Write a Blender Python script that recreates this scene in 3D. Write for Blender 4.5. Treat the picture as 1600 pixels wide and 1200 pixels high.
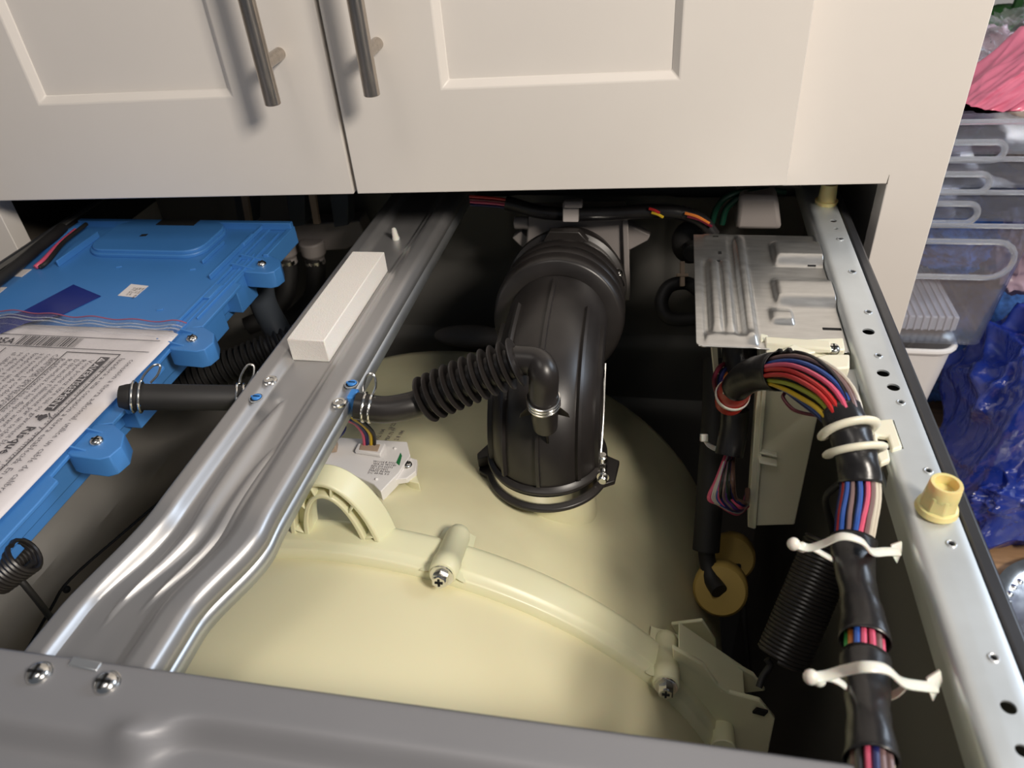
import bpy, bmesh, math, random
from mathutils import Vector as V3, Matrix
random.seed(7)
S = bpy.context.scene
COL = S.collection
for o in list(bpy.data.objects): bpy.data.objects.remove(o)

# ------------------------------------------------------------------ camera
YAW, PITCH, ROLL, FPX, CH = -0.231817831, 0.639036311, -0.0872612533, 1168.34288, 0.28
def _axes():
    f = V3((math.sin(YAW)*math.cos(PITCH), math.cos(YAW)*math.cos(PITCH), -math.sin(PITCH)))
    r = V3((math.cos(YAW), -math.sin(YAW), 0)); u = r.cross(f)
    return r*math.cos(ROLL)+u*math.sin(ROLL), u*math.cos(ROLL)-r*math.sin(ROLL), f
CR, CU, CF = _axes()
CP = V3((0, 0, CH))
cd = bpy.data.cameras.new('camera'); cam = bpy.data.objects.new('camera', cd); COL.objects.link(cam)
cam.matrix_world = Matrix(((CR.x, CU.x, -CF.x, 0), (CR.y, CU.y, -CF.y, 0), (CR.z, CU.z, -CF.z, CH), (0, 0, 0, 1)))
cd.sensor_width = 36; cd.lens = 36*FPX/1600; cd.clip_start = .01; cd.clip_end = 50
cd.dof.use_dof = True; cd.dof.focus_distance = .52; cd.dof.aperture_fstop = 11
S.camera = cam
# ------------------------------------------------------------------ light
w = bpy.data.worlds.new('world'); S.world = w; w.use_nodes = True
w.node_tree.nodes['Background'].inputs[0].default_value = (.78, .86, 1, 1)
w.node_tree.nodes['Background'].inputs[1].default_value = .085
def area(name, loc, target, size, power, color, sy=None):
    l = bpy.data.lights.new(name, 'AREA'); l.energy = power; l.color = color; l.size = size
    if sy: l.shape = 'RECTANGLE'; l.size_y = sy
    o = bpy.data.objects.new(name, l); COL.objects.link(o); o.location = loc
    o.rotation_euler = (V3(target)-V3(loc)).to_track_quat('-Z', 'Y').to_euler(); return o
area('ceiling_lamp', (.74, -.30, .82), (-.05, .45, 0), .26, 13.5, (1, .91, .80))
area('second_ceiling_lamp', (-.35, -.30, 1.6), (-.15, .5, 0), .5, 2.8, (1, .92, .84))
area('window_light', (1.5, .95, .8), (.35, .8, -.1), .6, 9, (.72, .84, 1))
S.view_settings.view_transform = 'Standard'; S.view_settings.look = 'None'
S.view_settings.exposure = .35; S.view_settings.gamma = 1; S.view_settings.use_curve_mapping = False

# ------------------------------------------------------------------ points
def ray(px, py): return CF+CR*((px-800)/FPX)-CU*((py-600)/FPX)
def at(px, py, z=None, y=None, x=None, d=None):
    r = ray(px, py)
    if z is not None: k = (z-CH)/r.z
    elif y is not None: k = y/r.y
    elif x is not None: k = x/r.x
    else: k = d
    return CP+r*k
TX = -.2
def tub_c(y):  # radius and centre height of the tub at depth y
    zt = -.085-(y-.3)*.2; return .28, zt-.28
def tub(px, py, lift=0):
    r = ray(px, py); k = .2
    while k < 1.6:
        P = CP+r*k; R, zc = tub_c(P.y)
        if math.hypot(P.x-TX, P.z-zc) < R+lift: return P
        k += .0006
    return CP+r*.6
def tubz(x, y):
    R, zc = tub_c(y); return zc+math.sqrt(max(R*R-(x-TX)**2, 0))

# ------------------------------------------------------------------ materials
def mat(name, col, rough=.5, metal=0, var=0, scale=20, bump=0, bscale=200, spec=.5, coat=0, stretch=None, alpha=1, trans=0, dirt=None, sss=0):
    m = bpy.data.materials.new(name); m.use_nodes = True; nt = m.node_tree; b = nt.nodes['Principled BSDF']
    def c4(c): return (c[0], c[1], c[2], 1)
    b.inputs['Base Color'].default_value = c4(col); b.inputs['Roughness'].default_value = rough
    b.inputs['Metallic'].default_value = metal; b.inputs['Specular IOR Level'].default_value = spec
    b.inputs['Coat Weight'].default_value = coat; b.inputs['Alpha'].default_value = alpha; b.inputs['Transmission Weight'].default_value = trans
    if sss: b.inputs['Subsurface Weight'].default_value = sss; b.inputs['Subsurface Scale'].default_value = .006
    tc = nt.nodes.new('ShaderNodeTexCoord'); mp = nt.nodes.new('ShaderNodeMapping'); nt.links.new(tc.outputs['Object'], mp.inputs[0])
    if stretch: mp.inputs['Scale'].default_value = stretch
    if var or dirt:
        n = nt.nodes.new('ShaderNodeTexNoise'); n.inputs['Scale'].default_value = scale; n.inputs['Detail'].default_value = 5
        nt.links.new(mp.outputs[0], n.inputs[0])
        rp = nt.nodes.new('ShaderNodeValToRGB')
        lo = dirt if dirt else tuple(max(0, c*(1-var)) for c in col)
        hi = tuple(min(1, c*(1+var*.6)) for c in col)
        rp.color_ramp.elements[0].position = .3; rp.color_ramp.elements[1].position = .68
        rp.color_ramp.elements[0].color = c4(lo); rp.color_ramp.elements[1].color = c4(hi)
        nt.links.new(n.outputs[0], rp.inputs[0]); nt.links.new(rp.outputs[0], b.inputs['Base Color'])
        mr = nt.nodes.new('ShaderNodeMapRange'); mr.inputs[3].default_value = max(.03, rough-.08); mr.inputs[4].default_value = min(1, rough+.08)
        nt.links.new(n.outputs[0], mr.inputs[0]); nt.links.new(mr.outputs[0], b.inputs['Roughness'])
    if bump:
        n2 = nt.nodes.new('ShaderNodeTexNoise'); n2.inputs['Scale'].default_value = bscale; n2.inputs['Detail'].default_value = 3
        nt.links.new(mp.outputs[0], n2.inputs[0]); bp = nt.nodes.new('ShaderNodeBump'); bp.inputs['Strength'].default_value = bump
        bp.inputs['Distance'].default_value = .0006; nt.links.new(n2.outputs[0], bp.inputs['Height']); nt.links.new(bp.outputs[0], b.inputs['Normal'])
    return m
def film(name, col, density, gloss=.12, rough=.12, bump=0, bscale=30):
    m = bpy.data.materials.new(name); m.use_nodes = True; nt = m.node_tree; nt.nodes.clear()
    out = nt.nodes.new('ShaderNodeOutputMaterial'); tr = nt.nodes.new('ShaderNodeBsdfTransparent'); df = nt.nodes.new('ShaderNodeBsdfDiffuse'); gl = nt.nodes.new('ShaderNodeBsdfGlossy')
    tr.inputs[0].default_value = tuple(.35+.65*c for c in col)+(1,); df.inputs[0].default_value = (*col, 1); gl.inputs['Roughness'].default_value = rough
    m1 = nt.nodes.new('ShaderNodeMixShader'); m1.inputs[0].default_value = density; nt.links.new(tr.outputs[0], m1.inputs[1]); nt.links.new(df.outputs[0], m1.inputs[2])
    lw = nt.nodes.new('ShaderNodeLayerWeight'); fr = nt.nodes.new('ShaderNodeMath'); fr.operation = 'POWER'; fr.inputs[1].default_value = 4; nt.links.new(lw.outputs['Facing'], fr.inputs[0]); ad = nt.nodes.new('ShaderNodeMath'); ad.operation = 'ADD'; ad.inputs[1].default_value = gloss*.3
    nt.links.new(fr.outputs[0], ad.inputs[0])
    m2 = nt.nodes.new('ShaderNodeMixShader'); nt.links.new(ad.outputs[0], m2.inputs[0]); nt.links.new(m1.outputs[0], m2.inputs[1]); nt.links.new(gl.outputs[0], m2.inputs[2])
    nt.links.new(m2.outputs[0], out.inputs[0])
    if bump:
        n = nt.nodes.new('ShaderNodeTexNoise'); n.inputs['Scale'].default_value = bscale; n.inputs['Detail'].default_value = 4
        bp = nt.nodes.new('ShaderNodeBump'); bp.inputs['Strength'].default_value = bump; bp.inputs['Distance'].default_value = .004
        nt.links.new(n.outputs[0], bp.inputs['Height']); nt.links.new(bp.outputs[0], gl.inputs['Normal'])
    return m
M = dict(
 cab=mat('painted_wood', (.80, .755, .71), .42, var=.03, scale=6, bump=.12, bscale=90),
 cabin=mat('shaded_alcove_wood', (.10, .085, .07), .8),  # dark tone puts the shade of the unlit alcove into its panels
 steelbar=mat('brushed_nickel', (.50, .45, .40), .30, 1, var=.12, scale=60, stretch=(8, 8, .6)),
 galv=mat('galvanised_steel', (.58, .60, .62), .40, .85, var=.08, scale=30, bump=.04, bscale=300),
 galv_m=mat('stamped_steel', (.46, .455, .46), .40, .75, var=.07, scale=14, stretch=(3, .6, 1), bump=.03, bscale=160),
 rail=mat('zinc_rail', (.66, .70, .72), .45, .6, var=.07, scale=25, bump=.05, bscale=300),
 plate=mat('aluminised_plate', (.62, .62, .61), .33, .9, var=.10, scale=60, stretch=(1, 4, 1), bump=.08, bscale=250),
 grey=mat('grey_steel_paint', (.25, .25, .265), .46, .2, var=.05, scale=8),
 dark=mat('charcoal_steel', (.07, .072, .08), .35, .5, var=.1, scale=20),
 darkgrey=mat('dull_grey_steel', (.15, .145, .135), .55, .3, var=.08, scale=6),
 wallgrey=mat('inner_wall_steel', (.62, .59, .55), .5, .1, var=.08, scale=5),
 tub=mat('cream_polypropylene', (.70, .67, .44), .42, var=.07, scale=9, bump=.06, bscale=120, dirt=(.60, .56, .37), sss=.1),
 tubf=mat('cream_polypropylene_front', (.74, .69, .46), .40, var=.04, scale=7, bump=.04, bscale=100, sss=.1),
 rib=mat('pale_polypropylene', (.74, .72, .49), .38, var=.04, scale=15, bump=.05, bscale=150, sss=.1),
 rub=mat('black_rubber', (.022, .019, .018), .36, var=.35, scale=25, bump=.05, bscale=160),
 rubm=mat('matt_black_rubber', (.014, .013, .013), .6, var=.2, scale=40),
 tape=mat('black_vinyl_tape', (.017, .016, .017), .30, var=.3, scale=50, bump=.5, bscale=110),
 chrome=mat('zinc_plated_steel', (.78, .77, .74), .20, 1, var=.06, scale=80),
 blue=mat('blue_plastic', (.060, .225, .565), .42, var=.07, scale=12, bump=.05, bscale=200),
 blued=mat('blue_connector', (.05, .25, .68), .35),
 btape=mat('dark_blue_tape', (.015, .03, .22), .25, var=.1, scale=30),
 foam=mat('white_foam', (.83, .79, .74), .85, bump=.5, bscale=900, sss=.1),
 white=mat('white_plastic', (.76, .74, .73), .35, bump=.04),
 ivory=mat('ivory_plastic', (.80, .77, .62), .38, var=.03, bump=.04, sss=.1),
 nylon=mat('natural_nylon', (.78, .75, .68), .35, sss=.3),
 yell=mat('amber_nylon', (.78, .66, .30), .35, var=.06, sss=.4),
 spong=mat('yellow_rubber', (.55, .38, .10), .6, var=.1),
 paper=mat('printed_paper', (.84, .785, .77), .6, var=.03, scale=5),
 ink=mat('black_ink', (.06, .05, .055), .6),
 inkg=mat('grey_ink', (.16, .14, .15), .6),
 hole=mat('recess_shade', (.004, .004, .004), .9),  # black pieces stand in for shade inside holes, slots and screw crosses
 gplas=mat('grey_plastic', (.30, .27, .26), .5, var=.05),
 bplas=mat('slate_plastic', (.05, .06, .075), .5),
 tanp=mat('tan_plastic', (.40, .30, .22), .5),
 pcb=mat('green_circuit_board', (.02, .18, .06), .4),
 wood=mat('oak_wood', (.42, .25, .13), .45, var=.3, scale=12, stretch=(1, 12, 1), bump=.1),
 floor=mat('floor_boards_wood', (.30, .20, .12), .5, var=.3, scale=8, stretch=(1, 9, 1)),
 wall=mat('plaster_wall', (.55, .53, .50), .8, var=.03),
 leaf=mat('green_leaf', (.03, .10, .03), .4, var=.4, scale=20),
 clear=film('clear_acrylic', (.80, .84, .92), .05, .3, .06),
 clearrim=mat('clear_acrylic_rim', (.86, .90, .97), .08, trans=.75, alpha=.75),
 bag=film('clear_bag_film', (.95, .95, .97), .04, .10, .14, bump=.4, bscale=60),
 bluebag=film('blue_bag_film', (.02, .06, .48), .58, .35, .16, bump=1, bscale=14),
 bluecloth=mat('blue_checked_cloth', (.05, .16, .48), .7, var=.5, scale=140, bump=.6, bscale=200),
 beigew=mat('beige_wrapping', (.50, .40, .32), .5, var=.3, scale=14, bump=.6, bscale=60),
 pink=mat('pink_bag_film', (.80, .20, .32), .25, var=.2, scale=18, bump=1, bscale=22, coat=.4),
 mauve=mat('mauve_bag_film', (.42, .30, .36), .3, var=.25, scale=10, bump=1, bscale=16),
 redtape=mat('red_tape', (.42, .03, .02), .3),
 redline=mat('red_bag_seal', (.35, .10, .16), .4),
)
WC = {k: mat(k+'_wire', tuple(q*.8 for q in c), .35) for k, c in dict(white_=(.72, .66, .55), blue_=(.03, .10, .42), navy=(.015, .02, .12), red_=(.60, .03, .03), pink_=(.80, .12, .22),
     yellow=(.75, .50, .03), orange=(.75, .22, .04), brown=(.16, .08, .06), mauve_=(.25, .16, .16), black_=(.015, .015, .015), green_=(.08, .5, .12), maroon=(.16, .01, .03), violet=(.10, .03, .22), olive=(.35, .40, .04), dgreen=(.006, .05, .03)).items()}

# ------------------------------------------------------------------ mesh builder
def frame_of(t, ref=None):
    t = t.normalized(); a = ref or (V3((0, 0, 1)) if abs(t.z) < .9 else V3((1, 0, 0)))
    u = (a-t*a.dot(t)).normalized(); return u, t.cross(u)
def smoothpath(P, n):
    P = [V3(p) for p in P]
    if len(P) == 2: return [P[0].lerp(P[1], i/n) for i in range(n+1)]
    Q = [P[0]*2-P[1]]+P+[P[-1]*2-P[-2]]; out = []
    m = len(P)-1; k = max(2, round(n/m))
    for i in range(m):
        a, b, c, d = Q[i:i+4]
        for j in range(k):
            t = j/k; out.append(.5*((2*b)+(c-a)*t+(2*a-5*b+4*c-d)*t*t+(3*b-a-3*c+d)*t**3))
    out.append(P[-1]); return out
def frames(path):
    n = len(path); T = [(path[min(i+1, n-1)]-path[max(i-1, 0)]).normalized() for i in range(n)]
    u, v = frame_of(T[0]); F = [(u, v)]
    for i in range(1, n):
        u = u-T[i]*u.dot(T[i]); u.normalize(); F.append((u, T[i].cross(u)))
    return F
class MB:
    def __init__(s): s.V = []; s.F = []; s.I = []; s.mi = 0
    def add(s, V, F, mi=None):
        b = len(s.V); s.V += [V3(v) for v in V]; s.F += [[i+b for i in f] for f in F]; s.I += [s.mi if mi is None else mi]*len(F); return s
    def box(s, a, b, mi=None):
        x0, y0, z0 = a; x1, y1, z1 = b
        return s.add([(x0, y0, z0), (x1, y0, z0), (x1, y1, z0), (x0, y1, z0), (x0, y0, z1), (x1, y0, z1), (x1, y1, z1), (x0, y1, z1)],
                     [[0, 3, 2, 1], [4, 5, 6, 7], [0, 1, 5, 4], [1, 2, 6, 5], [2, 3, 7, 6], [3, 0, 4, 7]], mi)
    def obox(s, c, ax, ay, az, mi=None):  # centre and three half vectors
        c = V3(c); q = [c-ax-ay-az, c+ax-ay-az, c+ax+ay-az, c-ax+ay-az, c-ax-ay+az, c+ax-ay+az, c+ax+ay+az, c-ax+ay+az]
        return s.add(q, [[0, 3, 2, 1], [4, 5, 6, 7], [0, 1, 5, 4], [1, 2, 6, 5], [2, 3, 7, 6], [3, 0, 4, 7]], mi)
    def prism(s, poly, vec, mi=None):
        n = len(poly); P = [V3(p) for p in poly]; vec = V3(vec)
        return s.add(P+[p+vec for p in P], [list(range(n)), list(range(2*n-1, n-1, -1))]+[[i, i+n, (i+1) % n+n, (i+1) % n] for i in range(n)], mi)
    def tube(s, path, r, seg=10, cap=True, closed=False, mi=None, flat=1, ref=None):
        path = [V3(p) for p in path]; n = len(path)
        rr = r if isinstance(r, (list, tuple)) else [r]*n
        if closed:
            T = [(path[(i+1) % n]-path[i-1]).normalized() for i in range(n)]
            F = []; 
            for t in T: F.append(frame_of(t, ref))
        elif ref: F = [frame_of(path[min(i+1, n-1)]-path[max(i-1, 0)], ref) for i in range(n)]
        else: F = frames(path)
        V = []; Fc = []
        for i, p in enumerate(path):
            u, v = F[i]
            for k in range(seg):
                a = 2*math.pi*k/seg; V.append(p+(u*math.cos(a)*flat+v*math.sin(a))*rr[i])
        m = n if closed else n-1
        for i in range(m):
            for k in range(seg):
                a = i*seg+k; b = i*seg+(k+1) % seg; c = ((i+1) % n)*seg+(k+1) % seg; d = ((i+1) % n)*seg+k
                Fc.append([a, b, c, d])
        if cap and not closed: Fc.append(list(range(seg))[::-1]); Fc.append([(n-1)*seg+k for k in range(seg)])
        return s.add(V, Fc, mi)
    def lathe(s, o, ax, prof, seg=32, mi=None, cap=True, hexa=None):
        o = V3(o); ax = V3(ax).normalized(); u, v = frame_of(ax); V = []; F = []
        for (h, r) in prof:
            for k in range(seg):
                a = 2*math.pi*k/seg; V.append(o+ax*h+(u*math.cos(a)+v*math.sin(a))*r)
        for i in range(len(prof)-1):
            for k in range(seg):
                F.append([i*seg+k, i*seg+(k+1) % seg, (i+1)*seg+(k+1) % seg, (i+1)*seg+k])
        if cap: F.append(list(range(seg))[::-1]); F.append([(len(prof)-1)*seg+k for k in range(seg)])
        return s.add(V, F, mi)
    def grid(s, nu, nv, fn, mi=None, close_u=False):
        V = [fn(i/nu, j/nv) for i in range(nu+1) for j in range(nv+1)]; w_ = nv+1
        return s.add(V, [[i*w_+j, (i+1)*w_+j, (i+1)*w_+j+1, i*w_+j+1] for i in range(nu) for j in range(nv)], mi)
    def ball(s, c, r, mi=None, n=8, sc=(1, 1, 1)):
        c = V3(c); V = []; F = []
        for i in range(n+1):
            th = math.pi*i/n
            for k in range(2*n):
                a = math.pi*k/n; V.append(c+V3((r*sc[0]*math.sin(th)*math.cos(a), r*sc[1]*math.sin(th)*math.sin(a), r*sc[2]*math.cos(th))))
        for i in range(n):
            for k in range(2*n): F.append([i*2*n+k, (i+1)*2*n+k, (i+1)*2*n+(k+1) % (2*n), i*2*n+(k+1) % (2*n)])
        return s.add(V, F, mi)
WL = {}
def wloc(o): return WL[o.name]
def tag(o, label=None, cat=None, group=None, kind=None):
    if label: o['label'] = label
    if cat: o['category'] = cat
    if group: o['group'] = group
    if kind: o['kind'] = kind
    return o
def thing(name, label, cat, loc, group=None):
    o = bpy.data.objects.new(name, None); COL.objects.link(o); o.location = loc; o.empty_display_size = .01; WL[o.name] = V3(loc)
    return tag(o, label, cat, group)
def build(name, mb, mats, parent=None, bev=0, sol=0, smooth=40, label=None, cat=None, group=None, kind=None, sub=0):
    if not isinstance(mats, (list, tuple)): mats = [mats]
    if parent is not None: L = wloc(parent)
    else:
        n = max(1, len(mb.V)); L = V3((sum(v.x for v in mb.V)/n, sum(v.y for v in mb.V)/n, min(v.z for v in mb.V)))
    me = bpy.data.meshes.new(name); me.from_pydata([tuple(v-L) for v in mb.V], [], mb.F)
    for m in mats: me.materials.append(M[m] if isinstance(m, str) else m)
    for p, i in zip(me.polygons, mb.I): p.material_index = i
    bm = bmesh.new(); bm.from_mesh(me); bmesh.ops.remove_doubles(bm, verts=bm.verts, dist=1e-6) if not sol else None
    bmesh.ops.recalc_face_normals(bm, faces=bm.faces); bm.to_mesh(me); bm.free()
    if smooth:
        me.polygons.foreach_set('use_smooth', [True]*len(me.polygons)); me.set_sharp_from_angle(angle=math.radians(smooth))
    o = bpy.data.objects.new(name, me); COL.objects.link(o); WL[o.name] = L
    if parent is not None: o.parent = parent
    else: o.location = L
    if sol: md = o.modifiers.new('s', 'SOLIDIFY'); md.thickness = sol; md.offset = 0
    if bev: md = o.modifiers.new('b', 'BEVEL'); md.width = bev; md.segments = 2; md.limit_method = 'ANGLE'; md.angle_limit = math.radians(35); md.harden_normals = False
    if sub: md = o.modifiers.new('u', 'SUBSURF'); md.levels = sub; md.render_levels = sub
    tag(o, label, cat, group, kind); return o
def cut(o, tool):  # boolean difference, applied
    L = wloc(o); me = bpy.data.meshes.new('t'); me.from_pydata([tuple(v-L) for v in tool.V], [], tool.F)
    bm = bmesh.new(); bm.from_mesh(me); bmesh.ops.recalc_face_normals(bm, faces=bm.faces); bm.to_mesh(me); bm.free()
    t = bpy.data.objects.new('t', me); COL.objects.link(t); t.location = o.location
    if o.parent: t.location = L
    md = o.modifiers.new('x', 'BOOLEAN'); md.object = t; md.operation = 'DIFFERENCE'; md.solver = 'EXACT'
    bpy.context.view_layer.update(); dg = bpy.context.evaluated_depsgraph_get()
    new = bpy.data.meshes.new_from_object(o.evaluated_get(dg)); o.modifiers.clear(); o.data = new
    bpy.data.objects.remove(t); bpy.data.meshes.remove(me)
    new.polygons.foreach_set('use_smooth', [True]*len(new.polygons)); new.set_sharp_from_angle(angle=math.radians(35))
def text(name, body, loc, size, rz, parent, mt, align='LEFT', normal=None, xdir=None, spacing=1, bold=0):
    c = bpy.data.curves.new(name, 'FONT'); c.body = body; c.size = size; c.align_x = align; c.space_line = spacing; c.offset = bold
    c.materials.append(M[mt] if isinstance(mt, str) else mt); c.resolution_u = 1
    t0 = bpy.data.objects.new(name+'_c', c); COL.objects.link(t0); bpy.context.view_layer.update()
    me = bpy.data.meshes.new_from_object(t0.evaluated_get(bpy.context.evaluated_depsgraph_get())); bpy.data.objects.remove(t0)
    o = bpy.data.objects.new(name, me); COL.objects.link(o); o.parent = parent; o.location = V3(loc)-wloc(parent)
    if xdir is not None:
        X = V3(xdir).normalized(); Z = V3(normal).normalized(); Y = Z.cross(X).normalized(); X = Y.cross(Z)
        o.rotation_euler = Matrix((X, Y, Z)).transposed().to_euler()
    else: o.rotation_euler = (0, 0, rz)
    WL[o.name] = V3(loc); return o
def screw(parent, p, ax, r=.0035, h=.0022, hexa=False, name='screw', washer=0):
    mb = MB(); ax = V3(ax).normalized(); p = V3(p); u, v = frame_of(ax)
    if washer: mb.lathe(p-ax*.0003, ax, [(0, washer), (.0008, washer), (.001, washer*.9)], 24)
    if hexa:
        mb.lathe(p, ax, [(0, r*1.5), (r*.25, r*1.5), (r*.32, r*1.2)], 24); mb.lathe(p+ax*r*.2, ax, [(0, r*1.05), (r*1.1, r*1.05), (r*1.25, r*.85)], 6)
        t = p+ax*r*1.47; k = .5
    else:
        mb.lathe(p-ax*.0008, ax, [(0, r), (.0008+h*.3, r), (.0008+h*.75, r*.82), (.0008+h, r*.5), (.0008+h*1.05, r*.2)], 24); t = p+ax*h*.97; k = .62
    for a, b in ((u, v), (v, u)): mb.obox(t+ax*.0001, a*r*k, b*r*.13, ax*r*.06, 1)
    return build(name, mb, ['chrome', 'hole'], parent)
def hole_ring(c, r, seg=18):
    return [V3((c.x+r*math.cos(2*math.pi*k/seg), c.y+r*math.sin(2*math.pi*k/seg), c.z)) for k in range(seg)]

# ------------------------------------------------------------------ the room
mb = MB(); mb.box((-2.5, -1.6, -1.0), (2.5, 2.2, -.96)); build('floor', mb, 'floor', kind='structure')
mb = MB(); mb.box((-2.5, 1.75, -.96), (2.5, 1.8, 1.5)); build('wall_back', mb, 'wall', kind='structure')
mb = MB(); mb.box((-2.5, -1.65, -.96), (-2.45, 1.75, 1.5)); build('wall_left', mb, 'wall', kind='structure')
# ------------------------------------------------------------------ upper cabinet (its own slight angle to the machine)
A1 = at(0, 317, z=.045); A2 = at(1230, 293, z=.045); E_ = (A2-A1).normalized(); N_ = V3((E_.y, -E_.x, 0))
def cw(s, z, off=0): return A2+E_*s+N_*off+V3((0, 0, z-.045))
def cbox(mb, s0, s1, z0, z1, o0, o1, mi=None):
    return mb.obox((cw(s0, z0, o0)+cw(s1, z1, o1))/2, E_*abs(s1-s0)/2, N_*abs(o1-o0)/2, V3((0, 0, abs(z1-z0)/2)), mi)
cab = thing('wall_cabinet', 'off-white painted wall cabinet with two shaker doors above the open washing machine', 'cabinet', cw(-.343, .038, -.1))
mb = MB(); mb.prism([cw(a, b, -.020) for a, b in ((.0005, .038), (.0784, .038), (.0784, -.94), (.1195, -.94), (.1195, .85), (.0005, .85))], -N_*.020)  # right stile running down as the end of the alcove
build('face_frame', mb, 'cab', cab, bev=.0008)
mb = MB(); mb.prism([cw(.0780, .0379, -.0199), cw(.0788, .0379, -.0199), cw(.0788, .0455, -.0199)], N_*.0002); build('hairline_crack', mb, 'cabin', cab)
_r = ray(28, 390); _p = CP+_r*((A2-N_*.02-CP).dot(N_)/_r.dot(N_)); _s = (_p-A2).dot(E_)
mb = MB(); cbox(mb, -.76, _s, -.94, .036, -.040, -.020); build('end_stile', mb, 'cab', cab, bev=.0006)
mb = MB(); cbox(mb, .094, .1185, -.94, .85, -.40, -.0405); build('end_panel', mb, 'cab', cab, bev=.001)
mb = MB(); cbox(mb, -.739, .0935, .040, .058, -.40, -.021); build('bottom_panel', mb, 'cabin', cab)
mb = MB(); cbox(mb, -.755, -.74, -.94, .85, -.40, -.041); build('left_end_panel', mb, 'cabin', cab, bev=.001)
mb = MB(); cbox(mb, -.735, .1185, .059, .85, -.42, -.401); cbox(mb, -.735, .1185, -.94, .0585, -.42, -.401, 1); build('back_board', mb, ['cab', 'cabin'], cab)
def door(s0, s1, r0, r1, label, hs, hz):
    d = thing('cabinet_door', None, None, cw((s0+s1)/2, .047, 0)); d.parent = cab; d.location = wloc(d)-wloc(cab)
    d['label'] = label
    zb, zt, z0, z1 = .0465, .80, .1272, .72; b = .0055; dp = -.0055
    mb = MB()
    o = [cw(s0, zb), cw(s1, zb), cw(s1, zt), cw(s0, zt)]; q = [cw(r0, z0), cw(r1, z0), cw(r1, z1), cw(r0, z1)]
    i = [cw(r0+b, z0+b, dp), cw(r1-b, z0+b, dp), cw(r1-b, z1-b, dp), cw(r0+b, z1-b, dp)]; k = [p-N_*.0195 for p in o]; kk = [p-N_*.014 for p in i]
    F = []
    for j in range(4):
        j2 = (j+1) % 4; F += [[j, j2, 4+j2, 4+j], [4+j, 4+j2, 8+j2, 8+j], [j2, j, 12+j, 12+j2], [12+j, 12+j2, 16+j2, 16+j], [8+j, 8+j2, 16+j2, 16+j]]
    mb.add(o+q+i+k+kk, F); build('door_frame', mb, 'cab', d, bev=.0009)
    mb = MB(); cbox(mb, r0+b-.003, r1-b+.003, z0+b-.003, z1-b+.003, -.012, -.0058); build('door_panel', mb, 'cab', d)
    h = thing('handle', None, None, cw(hs, hz, .03)); h.parent = d; h.location = wloc(h)-wloc(d)
    mb = MB(); mb.lathe(cw(hs, hz-.0275, .032), (0, 0, 1), [(0, .0052), (.0005, .0058), (.214, .0058), (.2145, .0052)], 40)
    for zz in (hz, hz+.16): mb.lathe(cw(hs, zz, -.0004), N_, [(0, .0046), (.030, .0046)], 28)
    o = build('bar_handle', mb, 'steelbar', None); o.parent = d; o.location = WL[o.name]-wloc(d); bpy.data.objects.remove(h)
door(-.6725, -.3435, -.591, -.4243, 'left shaker door with its steel bar handle on the right stile', -.3783, .157)
door(-.3405, -.001, -.2590, -.0855, 'right shaker door with its steel bar handle on the left stile', -.3027, .1607)

# ------------------------------------------------------------------ the machine's body
YB = .745
wm = thing('washing_machine_body', 'grey steel body of the opened front-loading washing machine under the cabinet', 'washing machine', (-.206, .4, -.95))
mb = MB(); mb.box((.1487, .04, -.95), (.1565, YB, -.0012)); build('side_panel', mb, 'dark', wm, bev=.0018)
mb = MB(); mb.box((-.5845, .04, -.95), (-.5795, YB, -.0012)); build('side_panel', mb, 'dark', wm, bev=.0018)
def wl(y, z):  # left inner wall with a broad diagonal pressed ridge
    d = (z+.26-(y-.367)*(-.051/.253)); return -.5785+.012*math.exp(-(d/.018)**2)
mb = MB(); mb.grid(30, 50, lambda a, b: V3((wl(.06+a*.68, -.9+b*.86), .06+a*.68, -.9+b*.86))); build('left_inner_wall', mb, 'wallgrey', wm)
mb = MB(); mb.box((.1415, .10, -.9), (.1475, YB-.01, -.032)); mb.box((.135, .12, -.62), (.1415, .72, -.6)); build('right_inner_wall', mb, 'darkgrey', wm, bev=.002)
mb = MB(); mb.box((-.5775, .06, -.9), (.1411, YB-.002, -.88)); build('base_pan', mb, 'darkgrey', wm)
# back panel with pressed rounded windows and ledges
def bp(x, z):
    d = 0
    for (cx, cz, hx, hz) in ((-.20, -.03, .045, .075), (.06, -.05, .05, .12), (-.42, -.06, .08, .1)):
        q = max(abs(x-cx)-hx+.02, 0)**2+max(abs(z-cz)-hz+.02, 0)**2; q = math.sqrt(q)-.02
        d += .004*(1/(1+math.exp(min(40, max(-40, q/.0012)))))
    d += .014/(1+math.exp(max(-40, min(40, (z+.20)/.002))))+.012/(1+math.exp(max(-40, min(40, (z+.285)/.002))))
    return YB-.012-d
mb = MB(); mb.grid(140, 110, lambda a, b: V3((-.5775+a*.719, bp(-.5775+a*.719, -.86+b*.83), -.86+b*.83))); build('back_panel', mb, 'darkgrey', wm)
mb = MB(); mb.box((-.5775, YB-.001, -.88), (.148, YB+.002, -.002)); mb.box((-.5775, YB-.05, -.006), (.124, YB-.0015, -.002)); build('back_flange', mb, 'darkgrey', wm)
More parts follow.
